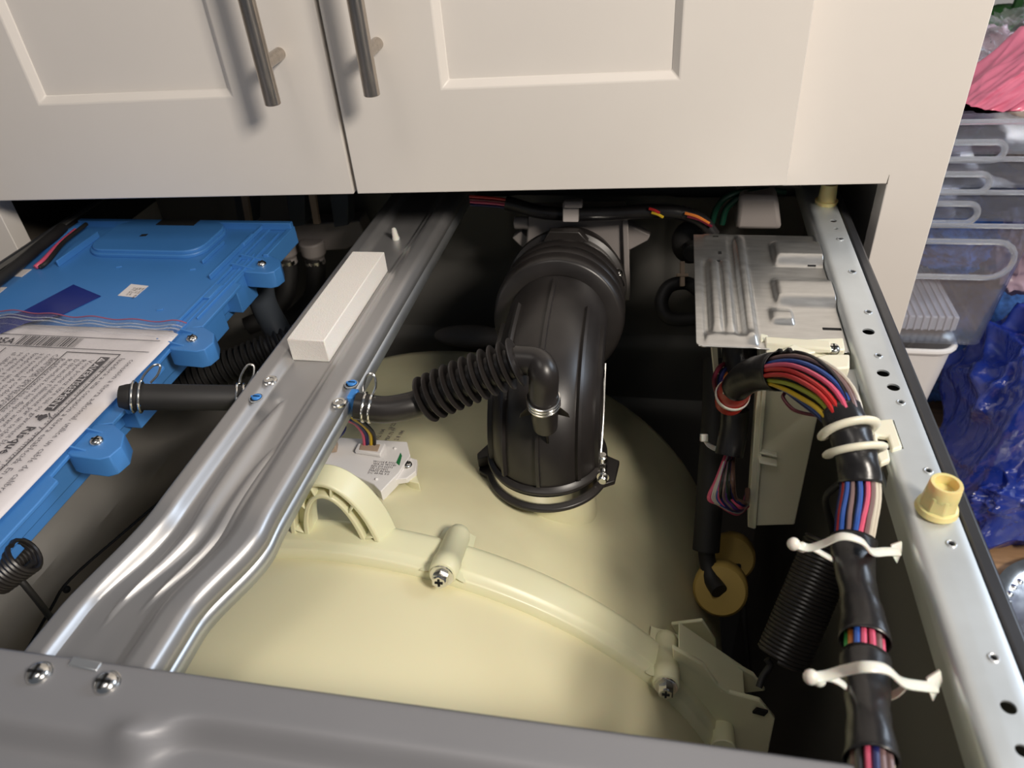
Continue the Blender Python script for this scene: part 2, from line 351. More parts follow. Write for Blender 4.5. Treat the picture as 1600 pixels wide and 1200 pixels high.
# right top rail: a sheet section with real holes
def sheet(prof, y0, y1, t):
    n = len(prof); nrm = []
    for i in range(n):
        a = prof[max(0, i-1)]; b = prof[min(n-1, i+1)]; dx, dz = b[0]-a[0], b[1]-a[1]; L = math.hypot(dx, dz); nrm.append((-dz/L, dx/L))
    loop = [(p[0], p[1]) for p in prof]+[(prof[i][0]-nrm[i][0]*t, prof[i][1]-nrm[i][1]*t) for i in range(n-1, -1, -1)]
    m = MB(); m.prism([(x, y0, z) for x, z in loop], (0, y1-y0, 0)); return m
prof = [(.1290, -.030), (.1262, -.018), (.1250, -.0062)]+[(.1250+.0052*(1-math.cos(a)), -.0062+.0052*math.sin(a)) for a in [math.pi/8*k for k in range(1, 5)]]+[(.1478, -.001), (.1481, -.0012)]
rail = build('top_rail', sheet(prof, .05, YB-.001, .0012), 'rail', wm, smooth=35)
tool = MB()
holes = [(1357, 518, 9), (1380, 583, 9.5), (1396, 605, 9.5), (1576, 1105, 12), (1598, 1173, 11), (1302, 345, 5), (1306, 357, 3.5)]
small = [(1313, 373, 4.5), (1332, 424, 5), (1357, 487, 5), (1373, 555, 5), (1408, 628, 5.5), (1451, 735, 6), (1487, 849, 6.5), (1553, 1027, 7)]
for px, py, r in holes:
    c = at(px, py, z=-.001); d = (c-CP).dot(CF); tool.lathe(c-V3((0, 0, .004)), (0, 0, 1), [(0, r*d/FPX), (.008, r*d/FPX)], 20)
for px, py, r in small:
    c = at(px, py, z=-.001); d = (c-CP).dot(CF); tool.lathe(c-V3((0, 0, .004)), (0, 0, 1), [(0, r*.75*d/FPX), (.008, r*.75*d/FPX)], 14)
NX0, NX1 = .1245, at(1413, 699, z=0).x; NY0, NY1 = at(1411, 699, z=0).y, at(1393, 654, z=0).y
tool.box((.1235, NY0, -.0085), (NX1, NY1, .004))
tool.box((.1235, NY0-.012, -.02), (.1285, NY0+.01, -.0086))
cut(rail, tool)
for px, py, r in small:   # dimpled rims where the screws had bitten
    c = at(px, py, z=-.0005); d = (c-CP).dot(CF); rr = r*d/FPX
    mb = MB(); mb.tube([c+V3((math.cos(a)*rr*1.0, math.sin(a)*rr*1.0, -.0003)) for a in [k*math.pi/10 for k in range(20)]], .0005, 6, closed=True, ref=V3((0, 0, 1)))
    mb.lathe(c-V3((0, 0, .0028)), (0, 0, 1), [(0, rr*.9), (.0005, rr*.9)], 14, 1); build('pierced_hole_rim', mb, ['galv', 'dark'], wm)
mb = MB(); mb.box((-.5785, .05, -.0030), (-.5725, YB-.002, -.0012)); build('left_top_rail', mb, 'darkgrey', wm, bev=.0008)

# front crossbar: pressed sheet
def fz(x, y):
    ys = .117+.0125/(1+math.exp(-(x+.186)/.004)); st = 1/(1+math.exp(max(-40, min(40, -(y-ys)/.0016))))
    z = -.0105*(1-st)
    z += .0045*math.exp(-((x+.196)/.009)**2-((y-.120)/.007)**2)
    z -= .006/(1+math.exp(max(-40, min(40, (y-.085)/.003))))
    if y > .1485: z -= (y-.1485)*.8
    return z+.0012
fb = thing('front_crossbar', 'grey pressed steel crossbar along the front edge of the washing machine', 'crossbar', (-.2, .12, -.01))
mb = MB(); mb.grid(260, 70, lambda a, b: V3((-.5775+a*.702, .04+b*.1105, fz(-.5775+a*.702, .04+b*.1105)))); build('crossbar_sheet', mb, 'grey', fb, sol=.0012)
mb = MB(); mb.box((-.5775, .1495, -.05), (.1245, .1507, -.0005)); build('rear_lip', mb, 'grey', fb)
for px, py in ((62, 1055), (168, 1070)): screw(fb, at(px, py, z=.0012), (0, -.15, 1), .0054, .0040, washer=.0060)
mb = MB(); c = at(133, 1038, z=.002); mb.obox(c, V3((.0075, -.0005, 0)), V3((0, .0022, 0)), V3((0, 0, .0008))); build('slot_tab', mb, 'galv', fb, bev=.0006)

# ------------------------------------------------------------------ centre brace
def interp(y, T):
    for (a, b), (c, d) in zip(T, T[1:]):
        if a <= y <= c:
            t = (y-a)/(c-a); t = t*t*(3-2*t); return b+(d-b)*t
    return T[0][1] if y < T[0][0] else T[-1][1]
XL = [(.12, -.281), (.16, -.281), (.180, -.2805), (.245, -.2612), (.8, -.2612)]; XR = [(.12, -.212), (.185, -.2115), (.235, -.1925), (.8, -.1895)]
ZD = [(.12, -.0105), (.185, -.0105), (.25, 0), (.8, 0)]
PR = [(0, -.0045), (.012, -.001), (.03, 0), (.15, 0), (.165, -.0008), (.215, -.0065), (.23, -.007), (.62, -.007), (.645, -.0065), (.675, -.0038), (.705, -.0034), (.73, -.0026), (.77, 0), (.81, .0008), (.93, .0008), (.965, -.0006), (.985, -.004), (1, -.009)]
def pz(t):
    for (a, b), (c, d) in zip(PR, PR[1:]):
        if a <= t <= c: return b+(d-b)*(t-a)/(c-a)
    return PR[-1][1]
def sg(v): return 1/(1+math.exp(max(-40, min(40, -v))))
def bz(t, y):
    z = pz(t); m = sg((.205-y)/.008)       # towards the front the channel flattens out
    flat = -.0045 if .2 < t < .72 else z
    z = z*(1-m)+m*(max(z, flat) if .12 < t < .75 else z)
    for (t0, w0, y0, y1, h) in ((.40, .10, .175, .345, .0055), (.60, .07, .185, .30, .004)):
        s = (y-y0)/(y1-y0)
        if 0 < s < 1:
            ww = w0*(math.sin(math.pi*s**1.4)**.8)+.005; u = (t-t0-(s-.5)*.03)/ww; z += h*math.exp(-u*u*1.6)*math.sin(math.pi*s**1.4)**.6
    return z
def bpnt(t, y): a = interp(y, XL); b = interp(y, XR); return V3((a+(b-a)*t, y, bz(t, y)+interp(y, ZD)))
br = thing('centre_brace', 'shiny grooved steel brace running from the front crossbar to the dark back', 'brace', (-.222, .45, -.03))
mb = MB(); NT = 76; NYb = 200
def bg(a, b):
    y = .128+a*(YB-.002-.128); return bpnt(b, y)
mb.grid(NYb, NT, bg)
o = build('brace_channel', mb, 'galv_m', br, sol=.0011)
mb = MB()
mb.grid(NYb, 2, lambda a, b: bpnt(1, .128+a*(YB-.13))+V3((.0006*b, 0, -.0005-b*.010)))
mb.grid(NYb, 2, lambda a, b: bpnt(0, .128+a*(YB-.13))+V3((0, 0, -.0003-b*.012)))
build('brace_skirt', mb, 'galv', br, sol=.001)
# pierced holes with blue pegs of the hose bracket behind, rivets beside them
hb = thing('blue_hose_bracket', 'blue plastic hose bracket whose pegs show through the holes of the steel brace', 'bracket', (-.222, .35, -.04))
for (px, py, tt) in ((400, 622, 0), (549, 600, 1)):
    c = at(px, py, z=.0008); mb = MB(); mb.lathe(c+V3((0, 0, .0001)), (0, 0, 1), [(0, .0040), (.0002, .0040)], 22); build('peg_hole', mb, 'hole', br)
    mb = MB(); mb.tube([c+V3((math.cos(a)*.0041, math.sin(a)*.0041, .0001)) for a in [k*math.pi/10 for k in range(20)]], .0005, 6, closed=True, ref=V3((0, 0, 1))); build('hole_rim', mb, 'galv', br)
    mb = MB()
    mb.lathe(c+V3((.0003, .0004, .0001)), (0, 0, 1), [(0, .0031), (.0009, .0031), (.0013, .0024)], 16)
    mb.obox(c+V3((0, .0004, .0008)), V3((.0034, 0, 0)), V3((0, .0008, 0)), V3((0, 0, .0006))); build('peg', mb, 'blued', hb, bev=.0003)
for (px, py) in ((422, 594), (530, 629)):
    c = at(px, py, z=.0010); mb = MB(); mb.lathe(c-V3((0, 0, .001)), (0, 0, 1), [(0, .0046), (.0014, .0046), (.0020, .0038), (.0017, .0025), (.0013, .0022), (.0013, .0003)], 26); build('rivet', mb, 'chrome', br)
mb = MB(); q0 = at(572, 640, d=.485); mb.obox(q0+V3((-.010, .004, .002)), V3((.004, 0, 0)), V3((0, .005, 0)), V3((0, 0, .008)))
mb.box((-.250, .352, -.040), (-.212, .364, -.030)); build('bracket_body', mb, 'blued', hb, bev=.001)
# foam block and peg on the brace
mb = MB(); mb.box((at(458, 562, z=-.0064).x, .389, -.0064), (at(515, 566, z=-.0064).x, at(575, 393, z=.0112).y, .0112)); build('foam_block', mb, 'foam', None, bev=.0007, label='long white foam block lying in the channel of the steel brace', cat='foam block')
c = at(619, 374, z=-.0066); mb = MB(); mb.lathe(c, (-.06, 0, 1), [(0, .0032), (.0015, .0034), (.003, .0028), (.008, .0024), (.0105, .0018), (.0112, .0008)], 18)
build('locating_pin', mb, 'nylon', None, label='small white plastic pin standing on the brace behind the foam block', cat='pin')

# ------------------------------------------------------------------ the tub
tb = thing('drum_tub', 'cream plastic outer drum tub filling the inside of the machine', 'tub', (TX, .35, -.6))
def ringpt(y, a, dr): R, zc = tub_c(y); return V3((TX+(R+dr)*math.sin(a), y, zc+(R+dr)*math.cos(a)))
mb = MB()
prof = [(.318, -.001), (.322, 0), (.60, 0), (.618, -.004), (.628, -.012), (.632, -.03), (.635, -.27)]
mb.grid(len(prof)-1, 160, lambda a, b: ringpt(prof[round(a*(len(prof)-1))][0], 2*math.pi*b, prof[round(a*(len(prof)-1))][1])); build('rear_shell', mb, 'tub', tb)
mb = MB()
prof2 = [(.05, -.27), (.052, -.02), (.058, -.012), (.07, -.008), (.286, -.006)]
mb.grid(4, 160, lambda a, b: ringpt(prof2[round(a*4)][0], 2*math.pi*b, prof2[round(a*4)][1])); build('front_shell', mb, 'tubf', tb)
mb = MB()
prof3 = [(.2855, -.006), (.2862, .0005), (.288, .0018), (.2925, .0022), (.2932, .0036), (.295, .0042), (.3060, .0062), (.3105, .0070), (.3135, .0066), (.3165, .0040), (.319, .0006), (.322, -.001)]
mb.grid(len(prof3)-1, 200, lambda a, b: ringpt(prof3[round(a*(len(prof3)-1))][0], 2*math.pi*b, prof3[round(a*(len(prof3)-1))][1])); build('seam_rib', mb, 'rib', tb, smooth=70)
# bolted bosses on the seam
def boss(px, py):
    c = tub(px, py, .006); a = math.atan2(c.x-TX, .3); R, zc = tub_c(.3); a = math.asin((c.x-TX)/(R+.006)); nr = V3((math.sin(a), 0, math.cos(a)))
    b = ringpt(.29, a, .0065); mb = MB(); yd = V3((0, 1, -.2)).normalized()
    mb.lathe(b-yd*.008, yd, [(0, .0080), (.0008, .0088), (.012, .0092), (.0125, .0085), (.038, .0082), (.043, .0070), (.046, .0045), (.047, .002)], 32)
    t = V3((nr.z, 0, -nr.x))
    def flare(s, u):  # skirts that blend the boss into the rib
        x = (u*2-1); w0 = .0145*(1-.25*s); return ringpt(.285+s*.045, a+x*w0/R, .0015+.0085*math.exp(-(x*1.35)**2*2.2)*(1-.25*s))
    mb.grid(10, 24, flare); build('screw_boss', mb, 'rib', tb, smooth=60)
    screw(tb, b-yd*.0085, -yd, .0050, hexa=True, name='flange_screw')
boss(706, 862); boss(1040, 1010)
for aa in (-.55, -1.0, 1.15, 1.7):
    b = ringpt(.29, aa, .0065); mb = MB(); mb.lathe(b-V3((0, .008, 0)), (0, 1, -.2), [(0, .0080), (.0008, .0088), (.046, .0082), (.055, .003)], 24); build('screw_boss', mb, 'rib', tb)
# lifting arch
ac = tub(521, 842, .004); ax0, az0 = ac.x, ac.z-.004; ya = .299
def arch(R1, R2, H1, H2, y0, y1, mb, n=36, mi=None, gr=0):
    V = []; F = []
    for i in range(n+1):
        a = math.pi*i/n
        for (R, H, y) in ((R1, H1, y0), (R1+gr, H1+gr*.4, y1), (R2, H2, y1), (R2, H2, y0)):
            z = az0-.014+(H+.014)*math.sin(a)**.82; V.append(V3((ax0+R*math.cos(a)*(1+.12*(1-math.sin(a))), y, z)))
    for i in range(n):
        for k in range(4): F.append([i*4+k, i*4+(k+1) % 4, (i+1)*4+(k+1) % 4, (i+1)*4+k])
    mb.add(V, F, mi)
mb = MB(); arch(.0285, .0252, .0520, .0488, ya, ya+.016, mb, gr=.005); arch(.0202, .0168, .0420, .0388, ya, ya+.016, mb); arch(.0256, .0200, .0490, .0415, ya+.007, ya+.016, mb)
for k in range(6):
    a = math.pi*(k+.5)/6; 
    p0 = V3((ax0+.0192*math.cos(a)*(1+.12*(1-math.sin(a))), ya+.005, az0-.014+(.0405+.014)*math.sin(a)**.82)); p1 = V3((ax0+.0262*math.cos(a)*(1+.12*(1-math.sin(a))), ya+.005, az0-.014+(.0500+.014)*math.sin(a)**.82))
    d = (p1-p0)/2; u = V3((d.z, 0, -d.x)).normalized()*.0009; mb.obox((p0+p1)/2, d, u, V3((0, .0048, 0)))
build('lifting_arch', mb, 'rib', tb, bev=.0009, smooth=50)
# spring ears on the right shoulder
mb = MB()
def ear(pts, y, th): mb.prism([at(a, b, y=y) for a, b in pts], (0, th, 0))
ear([(1050, 1012), (1100, 1040), (1128, 1080), (1188, 1096), (1211, 1124), (1198, 1190), (1120, 1200), (1060, 1120)], .300, .0035)
ear([(1046, 992), (1110, 1018), (1178, 1056), (1196, 1080), (1150, 1085), (1080, 1060)], .325, .0035)
ear([(1048, 976), (1098, 970), (1118, 1000), (1124, 1050), (1090, 1050)], .345, .003)
p = at(1060, 1030, y=.30); q = at(1165, 1100, y=.30); mb.prism([p, q, q+V3((0, 0, -.003)), p+V3((0, 0, -.003))], (0, .030, 0))
build('spring_ear', mb, 'rib', tb, bev=.001)
mb = MB(); mb.obox(at(1188, 1112, y=.2985), V3((.004, 0, -.001)), V3((0, .0008, 0)), V3((.001, 0, .003))); build('ear_hole', mb, 'hole', tb)
# outlet neck under the boot
BX, BY = -.075, .413
mb = MB(); mb.lathe((BX, BY, -.23), (0, 0, 1), [(0, .038), (.075, .0372), (.085, .0362), (.095, .0356), (.120, .0356)], 56); build('outlet_neck', mb, 'tub', tb, smooth=60)
# stencil print on the tub
def tubtext(body, px, py, size, sx):
    p = tub(px, py, .0006); q = tub(px+sx, py-30, .0006); n = V3((p.x-TX, 0, p.z-tub_c(p.y)[1])).normalized()+V3((0, .19, 0))
    text('stencil_print', body, p, size, 0, tb, 'inkg', normal=n, xdir=q-p)
tubtext('B02 104', 590, 689, .0058, 22); tubtext('18:22', 612, 672, .0056, 20); tubtext('MIX 73 PP', 606, 689, .0050, 22); tubtext('2 8 184', 622, 688, .0052, 22)

# ------------------------------------------------------------------ control box on the left
cb = thing('blue_control_box', 'bright blue plastic control housing in the left side of the machine', 'control box', (-.45, .36, -.05))
BZ = -.008; X1 = -.3400; XS = -.3620; X0 = -.5670; YBK = .603; LUGS = (.5301, .4122, .2964)
mb = MB(); mb.prism([(X0, .06, BZ), (XS, .06, BZ), (XS, YBK, BZ), (X0, YBK, BZ)], (0, 0, -.030)); build('housing_lid', mb, 'blue', cb, bev=.0012)
edge = [(XS-.002, .06), (X1, .06)]
for y in sorted(LUGS): edge += [(X1, y-.052), (X1-.001, y-.034), (X1-.008, y-.031), (X1-.009, y-.014), (X1-.009, y+.016), (X1, y+.019)]
edge += [(X1, YBK), (XS-.002, YBK)]
mb = MB(); mb.prism([(a, b, BZ-.0012) for a, b in edge], (0, 0, -.0028)); build('housing_flange', mb, 'blue', cb, bev=.0006)
for q in (((XS-.001, .06, BZ-.001), (XS+.001, .585, BZ+.0014)), ((XS+.0065, .06, BZ-.0015), (XS+.0078, .55, BZ-.0001)), ((XS+.012, .44, BZ-.0015), (XS+.0132, .59, BZ+.0006))): mb = MB(); mb.box(*q); build('flange_ridge', mb, 'blue', cb, bev=.0004)
for y in (.262, .385, .47): mb = MB(); mb.box((XS+.0005, y, BZ-.0015), (XS+.007, y+.022, BZ+.0008)); build('flange_step', mb, 'blue', cb, bev=.0006)
mb = MB(); mb.box((X0, .06, -.046), (-.3645, YBK, -.0385)); mb.box((-.3700, .06, -.046), (-.3640, YBK, -.0125)); build('housing_base', mb, 'blue', cb, bev=.0008)
for y in (.345, .445, .500): mb = MB(); mb.box((-.3641, y, -.040), (-.3500, y+.030, -.0122)); build('base_gusset', mb, 'blue', cb, bev=.0008)
for y in LUGS:
    poly = [(-.3515, y+.0165), (-.3380, y+.0175), (-.3250, y+.0095), (-.3195, y-.0020), (-.3215, y-.0115), (-.3265, y-.0145), (-.3460, y-.0135), (-.3515, y-.012)]
    mb = MB(); mb.prism([(a, b, BZ-.0010) for a, b in poly], (0, 0, -.0150)); build('screw_lug', mb, 'blue', cb, bev=.0007)
    for dy in (.0085, -.0085): mb = MB(); mb.prism([(XS+.001, y+dy, BZ-.0012), (X1+.0005, y+dy, BZ-.0012), (XS+.001, y+dy, BZ+.0042)], (0, .0014, 0)); build('lug_gusset', mb, 'blue', cb, bev=.0002)
    screw(cb, V3((-.3380, y, BZ-.0006)), (0, 0, 1), .0042, .0026)
# raised pad at the back, with its cut-out
def rrect(x0, x1, y0, y1, r, z, n=6):
    P = []
    for cx, cy, a0 in ((x1-r, y1-r, 0), (x0+r, y1-r, 90), (x0+r, y0+r, 180), (x1-r, y0+r, 270)):
        for k in range(n+1): a = math.radians(a0+90*k/n); P.append(V3((cx+r*math.cos(a), cy+r*math.sin(a), z)))
    return P
mb = MB(); mb.prism(rrect(-.519, -.400, .535, .600, .020, BZ+.0035), (0, 0, -.004)); mb.prism(rrect(-.517, -.402, .538, .600, .018, BZ+.0062), (0, 0, -.004)); build('raised_pad', mb, 'blue', cb, bev=.0010)
mb = MB(); mb.box((-.475, .590, BZ+.0055), (-.435, .602, BZ+.0068)); mb.obox(V3((-.474, .568, BZ+.0064)), V3((.003, .0005, 0)), V3((0, .002, 0)), V3((0, 0, .0002))); build('pad_slot', mb, 'hole', cb)
mb = MB()
mb.box((-.393, .527, BZ), (-.3915, .566, BZ+.0035)); build('pad_fin', mb, 'blue', cb, bev=.0004)
for q in (((-.371, .50, BZ), (-.3695, .58, BZ+.0045)), ((-.5295, .515, BZ), (-.528, .575, BZ+.006))): mb = MB(); mb.box(*q); build('pad_fin', mb, 'blue', cb, bev=.0004)
mb = MB(); mb.box((X0, .598, BZ-.001), (X1, .6035, BZ+.006)); mb.box((X1-.03, .560, BZ), (X1-.0285, .598, BZ+.004)); mb.box((X1-.004, .545, -.024), (X1+.001, .6035, BZ+.001)); build('rear_rim', mb, 'blue', cb, bev=.0006)
mb = MB(); mb.box((X0-.001, .30, BZ), (X0+.002, .60, BZ+.004)); build('left_rim', mb, 'blue', cb, bev=.0006)
for (px, py) in ((186, 417), (301, 421), (250, 484)):
    c = at(px, py, z=BZ); mb = MB(); mb.obox(c, V3((.0025, .001, 0)), V3((-.0006, .0012, 0)), V3((0, 0, .0009))); build('moulding_nib', mb, 'blue', cb, bev=.0004)
def sticker(pts, name='label_sticker'):
    mb = MB(); mb.prism([at(a, b, z=BZ+.0002) for a, b in pts], (0, 0, .0002)); return build(name, mb, 'paper', cb)
sticker([(205, 444), (232, 447), (211, 465), (184, 462)])
p = at(231, 449, z=BZ+.0005); text('sticker_print', 'W1200 4581\nBK  01\nVER 2.04\nDC 3019', p+V3((-.004, -.001, 0)), .0034, -math.pi/2, cb, 'ink', spacing=.85)
sticker([(36, 421), (50, 421), (34, 433), (15, 431)]); sticker([(0, 449), (11, 449), (0, 458)])
mb = MB(); mb.prism([at(a, b, z=BZ+.0004) for a, b in ((115, 445), (158, 463), (98, 492), (30, 490))], (0, 0, .0004))
mb.prism([at(a, b, z=BZ+.0060) for a, b in ((33, 488), (100, 491), (40, 505), (-20, 530), (-40, 505))], (0, 0, .0004))
mb.add([at(30, 490, z=BZ+.0006), at(98, 492, z=BZ+.0006), at(100, 491, z=BZ+.0062), at(33, 488, z=BZ+.0062)], [[0, 1, 2, 3]])
build('blue_tape_strip', mb, 'btape', None, label='dark blue adhesive tape strip holding the clear bag to the blue control box', cat='tape')
# leaflet and bag
LZ = BZ+.0040
lf = thing('folded_leaflet', 'folded printed warning leaflet inside the clear bag on the blue control box', 'leaflet', (-.44, .30, LZ-.003))
XRt = at(187, 607, z=LZ).x+.001; YT = at(200, 514, z=LZ).y
def lp(a, b):
    # a: along y from the fold end, b: across x; right edge rolls down
    x = -.565+(XRt+.565)*b; y = YT-a*.40; e = max(0, x-(XRt-.011)); z = LZ-max(0, e)**2*22; z += .0003*math.sin(x*60+1)*math.sin(y*35)*(1-a)
    return V3((x, y, z))
mb = MB(); mb.grid(50, 60, lp); build('paper_sheet', mb, 'paper', lf, sol=.0006)
def onleaf(px, py, h=.0008): p = at(px, py, z=LZ+h); return p
# fold the top edge over, rounded
mb = MB(); mb.grid(12, 30, lambda a, b: V3((-.56+(XRt+.556)*b, YT+.0012*math.sin(math.pi*a), LZ-.0012*(1-math.cos(math.pi*a))))); build('paper_fold', mb, 'paper', lf)
zt = LZ+.0014
def pl(a, b, h=.0014): return at(a, b, z=LZ+h)
ln1 = pl(213, 562); 
text('printed_text', 'conexión a tierra adicional, utilice un cable de calibre 10 o mayor para', ln1+V3((-.0045, 0, .0)), .0062, -math.pi/2, lf, 'inkg')
text('printed_text', 'lavadora a una conexión a tierra establecida. En todos los casos, siga\ncumpla con todos los códigos y ordenanzas locales.', pl(200, 560)+V3((-.006, 0, 0)), .0062, -math.pi/2, lf, 'inkg', spacing=.95)
XB1 = pl(182, 560).x; XB0 = pl(160, 559).x; yb0 = pl(165, 558).y; yb1 = pl(74, 641).y
def flat(x0, x1, y0, y1, mt, name, h=.0012):
    mb = MB(); z = LZ+h; mb.add([(x0, y0, z), (x1, y0, z), (x1, y1, z), (x0, y1, z)], [[0, 1, 2, 3]]); return build(name, mb, mt, lf)
xw0, xw1 = pl(158, 557).x, pl(174, 557).x
flat(xw0, xw1, yb1, yb0, 'ink', 'warning_bar', .0014)
text('warning_title', 'AVERTISSEMENT', (xw0+.0010, yb0-.0085, LZ+.0017), .0070, -math.pi/2, lf, 'paper', bold=.00006)
mb = MB(); z = LZ+.0017; cx = (xw0+xw1)/2; mb.add([(cx-.0024, yb0-.0012, z), (cx-.0024, yb0-.0070, z), (cx+.0026, yb0-.0041, z)], [[0, 1, 2]]); mb.add([(cx-.0012, yb0-.0037, z+.0001), (cx-.0012, yb0-.0045, z+.0001), (cx+.0012, yb0-.0045, z+.0001), (cx+.0012, yb0-.0037, z+.0001)], [[0, 1, 2, 3]], 1)
build('warning_triangle', mb, ['paper', 'ink'], lf)
text('warning_subtitle', 'Risque de choc', (xw0+.0006, yb1-.016, LZ+.0014), .0098, -math.pi/2, lf, 'ink', bold=.0002)
mb = MB(); z = LZ+.0014; rng = random.Random(3)
mb.add([V3((cx+.003*math.cos(a)*(1+.3*math.sin(3*a)), yb1-.007+.0032*math.sin(a)*(1+.2*math.cos(5*a)), z)) for a in [k*.39 for k in range(16)]], [list(range(16))]); mb.add([(cx-.004, yb1-.004, z), (cx-.003, yb1-.008, z), (cx-.0055, yb1-.007, z)], [[0, 1, 2]]); mb.add([(cx+.002, yb1-.002, z), (cx+.0055, yb1-.006, z), (cx+.005, yb1-.0063, z), (cx+.0015, yb1-.003, z)], [[0, 1, 2, 3]])
build('shock_symbol', mb, 'ink', lf)
# ruled frame
xf1, xf0 = pl(190, 552).x, pl(104, 549).x; yf = pl(150, 551).y
for (a, b, c, d) in ((xf0, xf1, yf-.0009, yf), (xf1-.0009, xf1, .20, yf), (xf0, xf0+.0009, .19, yf)): flat(a, b, c, d, 'ink', 'ruled_line')
body1 = 'Vous pouvez être tué ou gravement blessé si vous\nRéparations seulement par un technicien qualifié.\nDébranchez l\'alimentation avant de réparer.\nRebranchez tous les dispositifs de mise à la terre\nReplacez toutes les pièces et panneaux avant\nRemettez tous les circuits sous tension.'
text('printed_text', body1, (xw0-.0062, yb0-.004, LZ+.0014), .0058, -math.pi/2, lf, 'inkg', spacing=1.0)
body2 = 'Cable verde de la tierra del gabinete\nconectado. La cordón del tres hilos a\na la terminal de tierra en la caja de\nlavadora o una superficie que tierra no\nconforme a los códigos locales. tierra\nse debe conectar en todos los casos\nel cable de tierra del gabinete de la'
text('printed_text', body2, (xf0-.0066, yf-.004, LZ+.0014), .0058, -math.pi/2, lf, 'inkg', spacing=1.0)
flat(xf0-.0530, xf0-.0522, .19, yf+.001, 'ink', 'ruled_line'); text('printed_title', 'IMPORTANT', (xf0-.064, yf-.003, LZ+.0014), .0082, -math.pi/2, lf, 'ink', bold=.0002)
y1 = pl(60, 524).y; y0 = pl(60, 541).y
flat(-.58, XRt-.004, y1, y1+.0006, 'ink', 'ruled_line', .0013); flat(-.58, XRt-.004, y0-.0006, y0, 'ink', 'ruled_line', .0013)
mb = MB(); x = pl(26, 533).x; xe = pl(118, 541).x; z = LZ+.0014
while x < xe:
    ww = rng.choice((.0004, .0008, .0013)); mb.add([(x, y0+.001, z), (x+ww, y0+.001, z), (x+ww, y1-.001, z), (x, y1-.001, z)], [[0, 1, 2, 3]]); x += ww+rng.choice((.0006, .0009, .0014))
build('barcode', mb, 'ink', lf)
text('part_number', 'W10 585A', (pl(22, 533).x, y0+.0022, LZ+.0014), .0100, 0, lf, 'ink', align='RIGHT', bold=.0002)
BT = pl(150, 497, .002).y
def bagp(a, b):
    x = -.565+(XRt+.004+.565)*b; y = .05+(BT-.05)*a; e = max(0, x-(XRt-.010)); z = LZ+.0034-30*e*e*.5+.0006*math.sin(x*90+y*40)*math.sin(y*70+1)*a**3
    if a > .93: z += .0010*math.sin(x*170+a*30)
    y += .003*math.sin(x*22+.7)*a if a > .9 else 0
    return V3((x, y, max(z, BZ+.0036)))
pb = thing('clear_plastic_bag', 'clear zip plastic bag holding the printed leaflet on the blue control box', 'plastic bag', (-.45, .3, LZ-.004))
mb = MB(); mb.grid(60, 60, bagp); build('bag_film', mb, 'bag', pb)
for dy, mt, r in ((0, 'redline', .0005), (-.006, 'clearrim', .0005), (-.010, 'clearrim', .0006), (-.019, 'bag', .0005)):
    mb = MB(); a = 1+dy/(BT-.05); mb.tube([bagp(min(a, 1), k/60)+V3((0, 0, .0005)) for k in range(61)], r, 6); build('seal_line', mb, mt, pb)
# cables at the left of the box
mb = MB(); mb.tube(smoothpath([at(98, 356, z=.000), at(84, 368, z=.001), at(56, 390, z=.001), at(18, 422, z=.000), at(-40, 466, z=.000)], 40), .0048, 12); build('black_cable_sleeve', mb, 'rubm', None, label='thick black cable sleeve lying along the left edge of the blue control box', cat='cable')
mb = MB(); mb.tube(smoothpath([at(118, 360, z=-.003), at(92, 382, z=-.0025), at(68, 407, z=-.0035), at(55, 418, z=-.0055)], 20), .0022, 10); build('red_cable', mb, WC['pink_'], None, label='short red cable coming out beside the raised pad of the blue control box', cat='cable')
mb = MB(); mb.tube(smoothpath([at(135, 350, z=.0), at(100, 378, z=-.001), at(75, 408, z=-.003), at(62, 418, z=-.0055)], 20), .0020, 10); build('thin_black_cable', mb, 'rubm', None, label='thin black cable beside the red cable at the back of the blue control box', cat='cable')

# ------------------------------------------------------------------ vent boot
vb = thing('vent_boot', 'large black rubber vent boot curving down to the cream tub', 'rubber boot', (BX, BY, -.13))
BF = -.1145
path = smoothpath([(BX, BY, BF), (BX, BY, -.097), (BX-.0005, BY+.003, -.078), (BX-.001, BY+.016, -.060), (BX-.002, BY+.04, -.050), (BX-.003, BY+.07, -.0475), (BX-.004, .52, -.048)], 54)
F_ = frames(path); nn = len(path)
mb = MB(); mb.tube(path, [.0408 if i > 1 else .0425 for i in range(nn)], 72, cap=False); build('boot_elbow', mb, 'rub', vb, smooth=60)
mb = MB()
for ang in (90, 128, 50, 160, 22):
    ps = []; 
    for i in range(10, nn-8 if ang != 90 else nn-2):
        u, v = F_[i]; t = (path[min(i+1, nn-1)]-path[max(i-1, 0)]).normalized(); side = V3((1, 0, 0)); up = side.cross(t).normalized()
        if up.y > 0 and up.z < .2: up = -up
        up = t.cross(side).normalized(); up = -up if up.y > .1 or (abs(up.y) < .1 and up.z < 0) else up
        a = math.radians(ang); d = side*math.cos(a)+up*math.sin(a); ps.append((path[i]+d*.0413, d, t.cross(d).normalized()))
    V = []; F = []
    for p, d, s in ps: V += [p-s*.0017-d*.001, p-s*.0012+d*.0024, p+s*.0012+d*.0024, p+s*.0017-d*.001]
    for i in range(len(ps)-1):
        for k in range(3): F.append([i*4+k, i*4+k+1, i*4+k+5, i*4+k+4])
    mb.add(V, F)
build('boot_rib', mb, 'rub', vb, smooth=30)
ax = (V3((-.0832, .632, -.068))-V3((BX-.004, .515, -.047))).normalized()
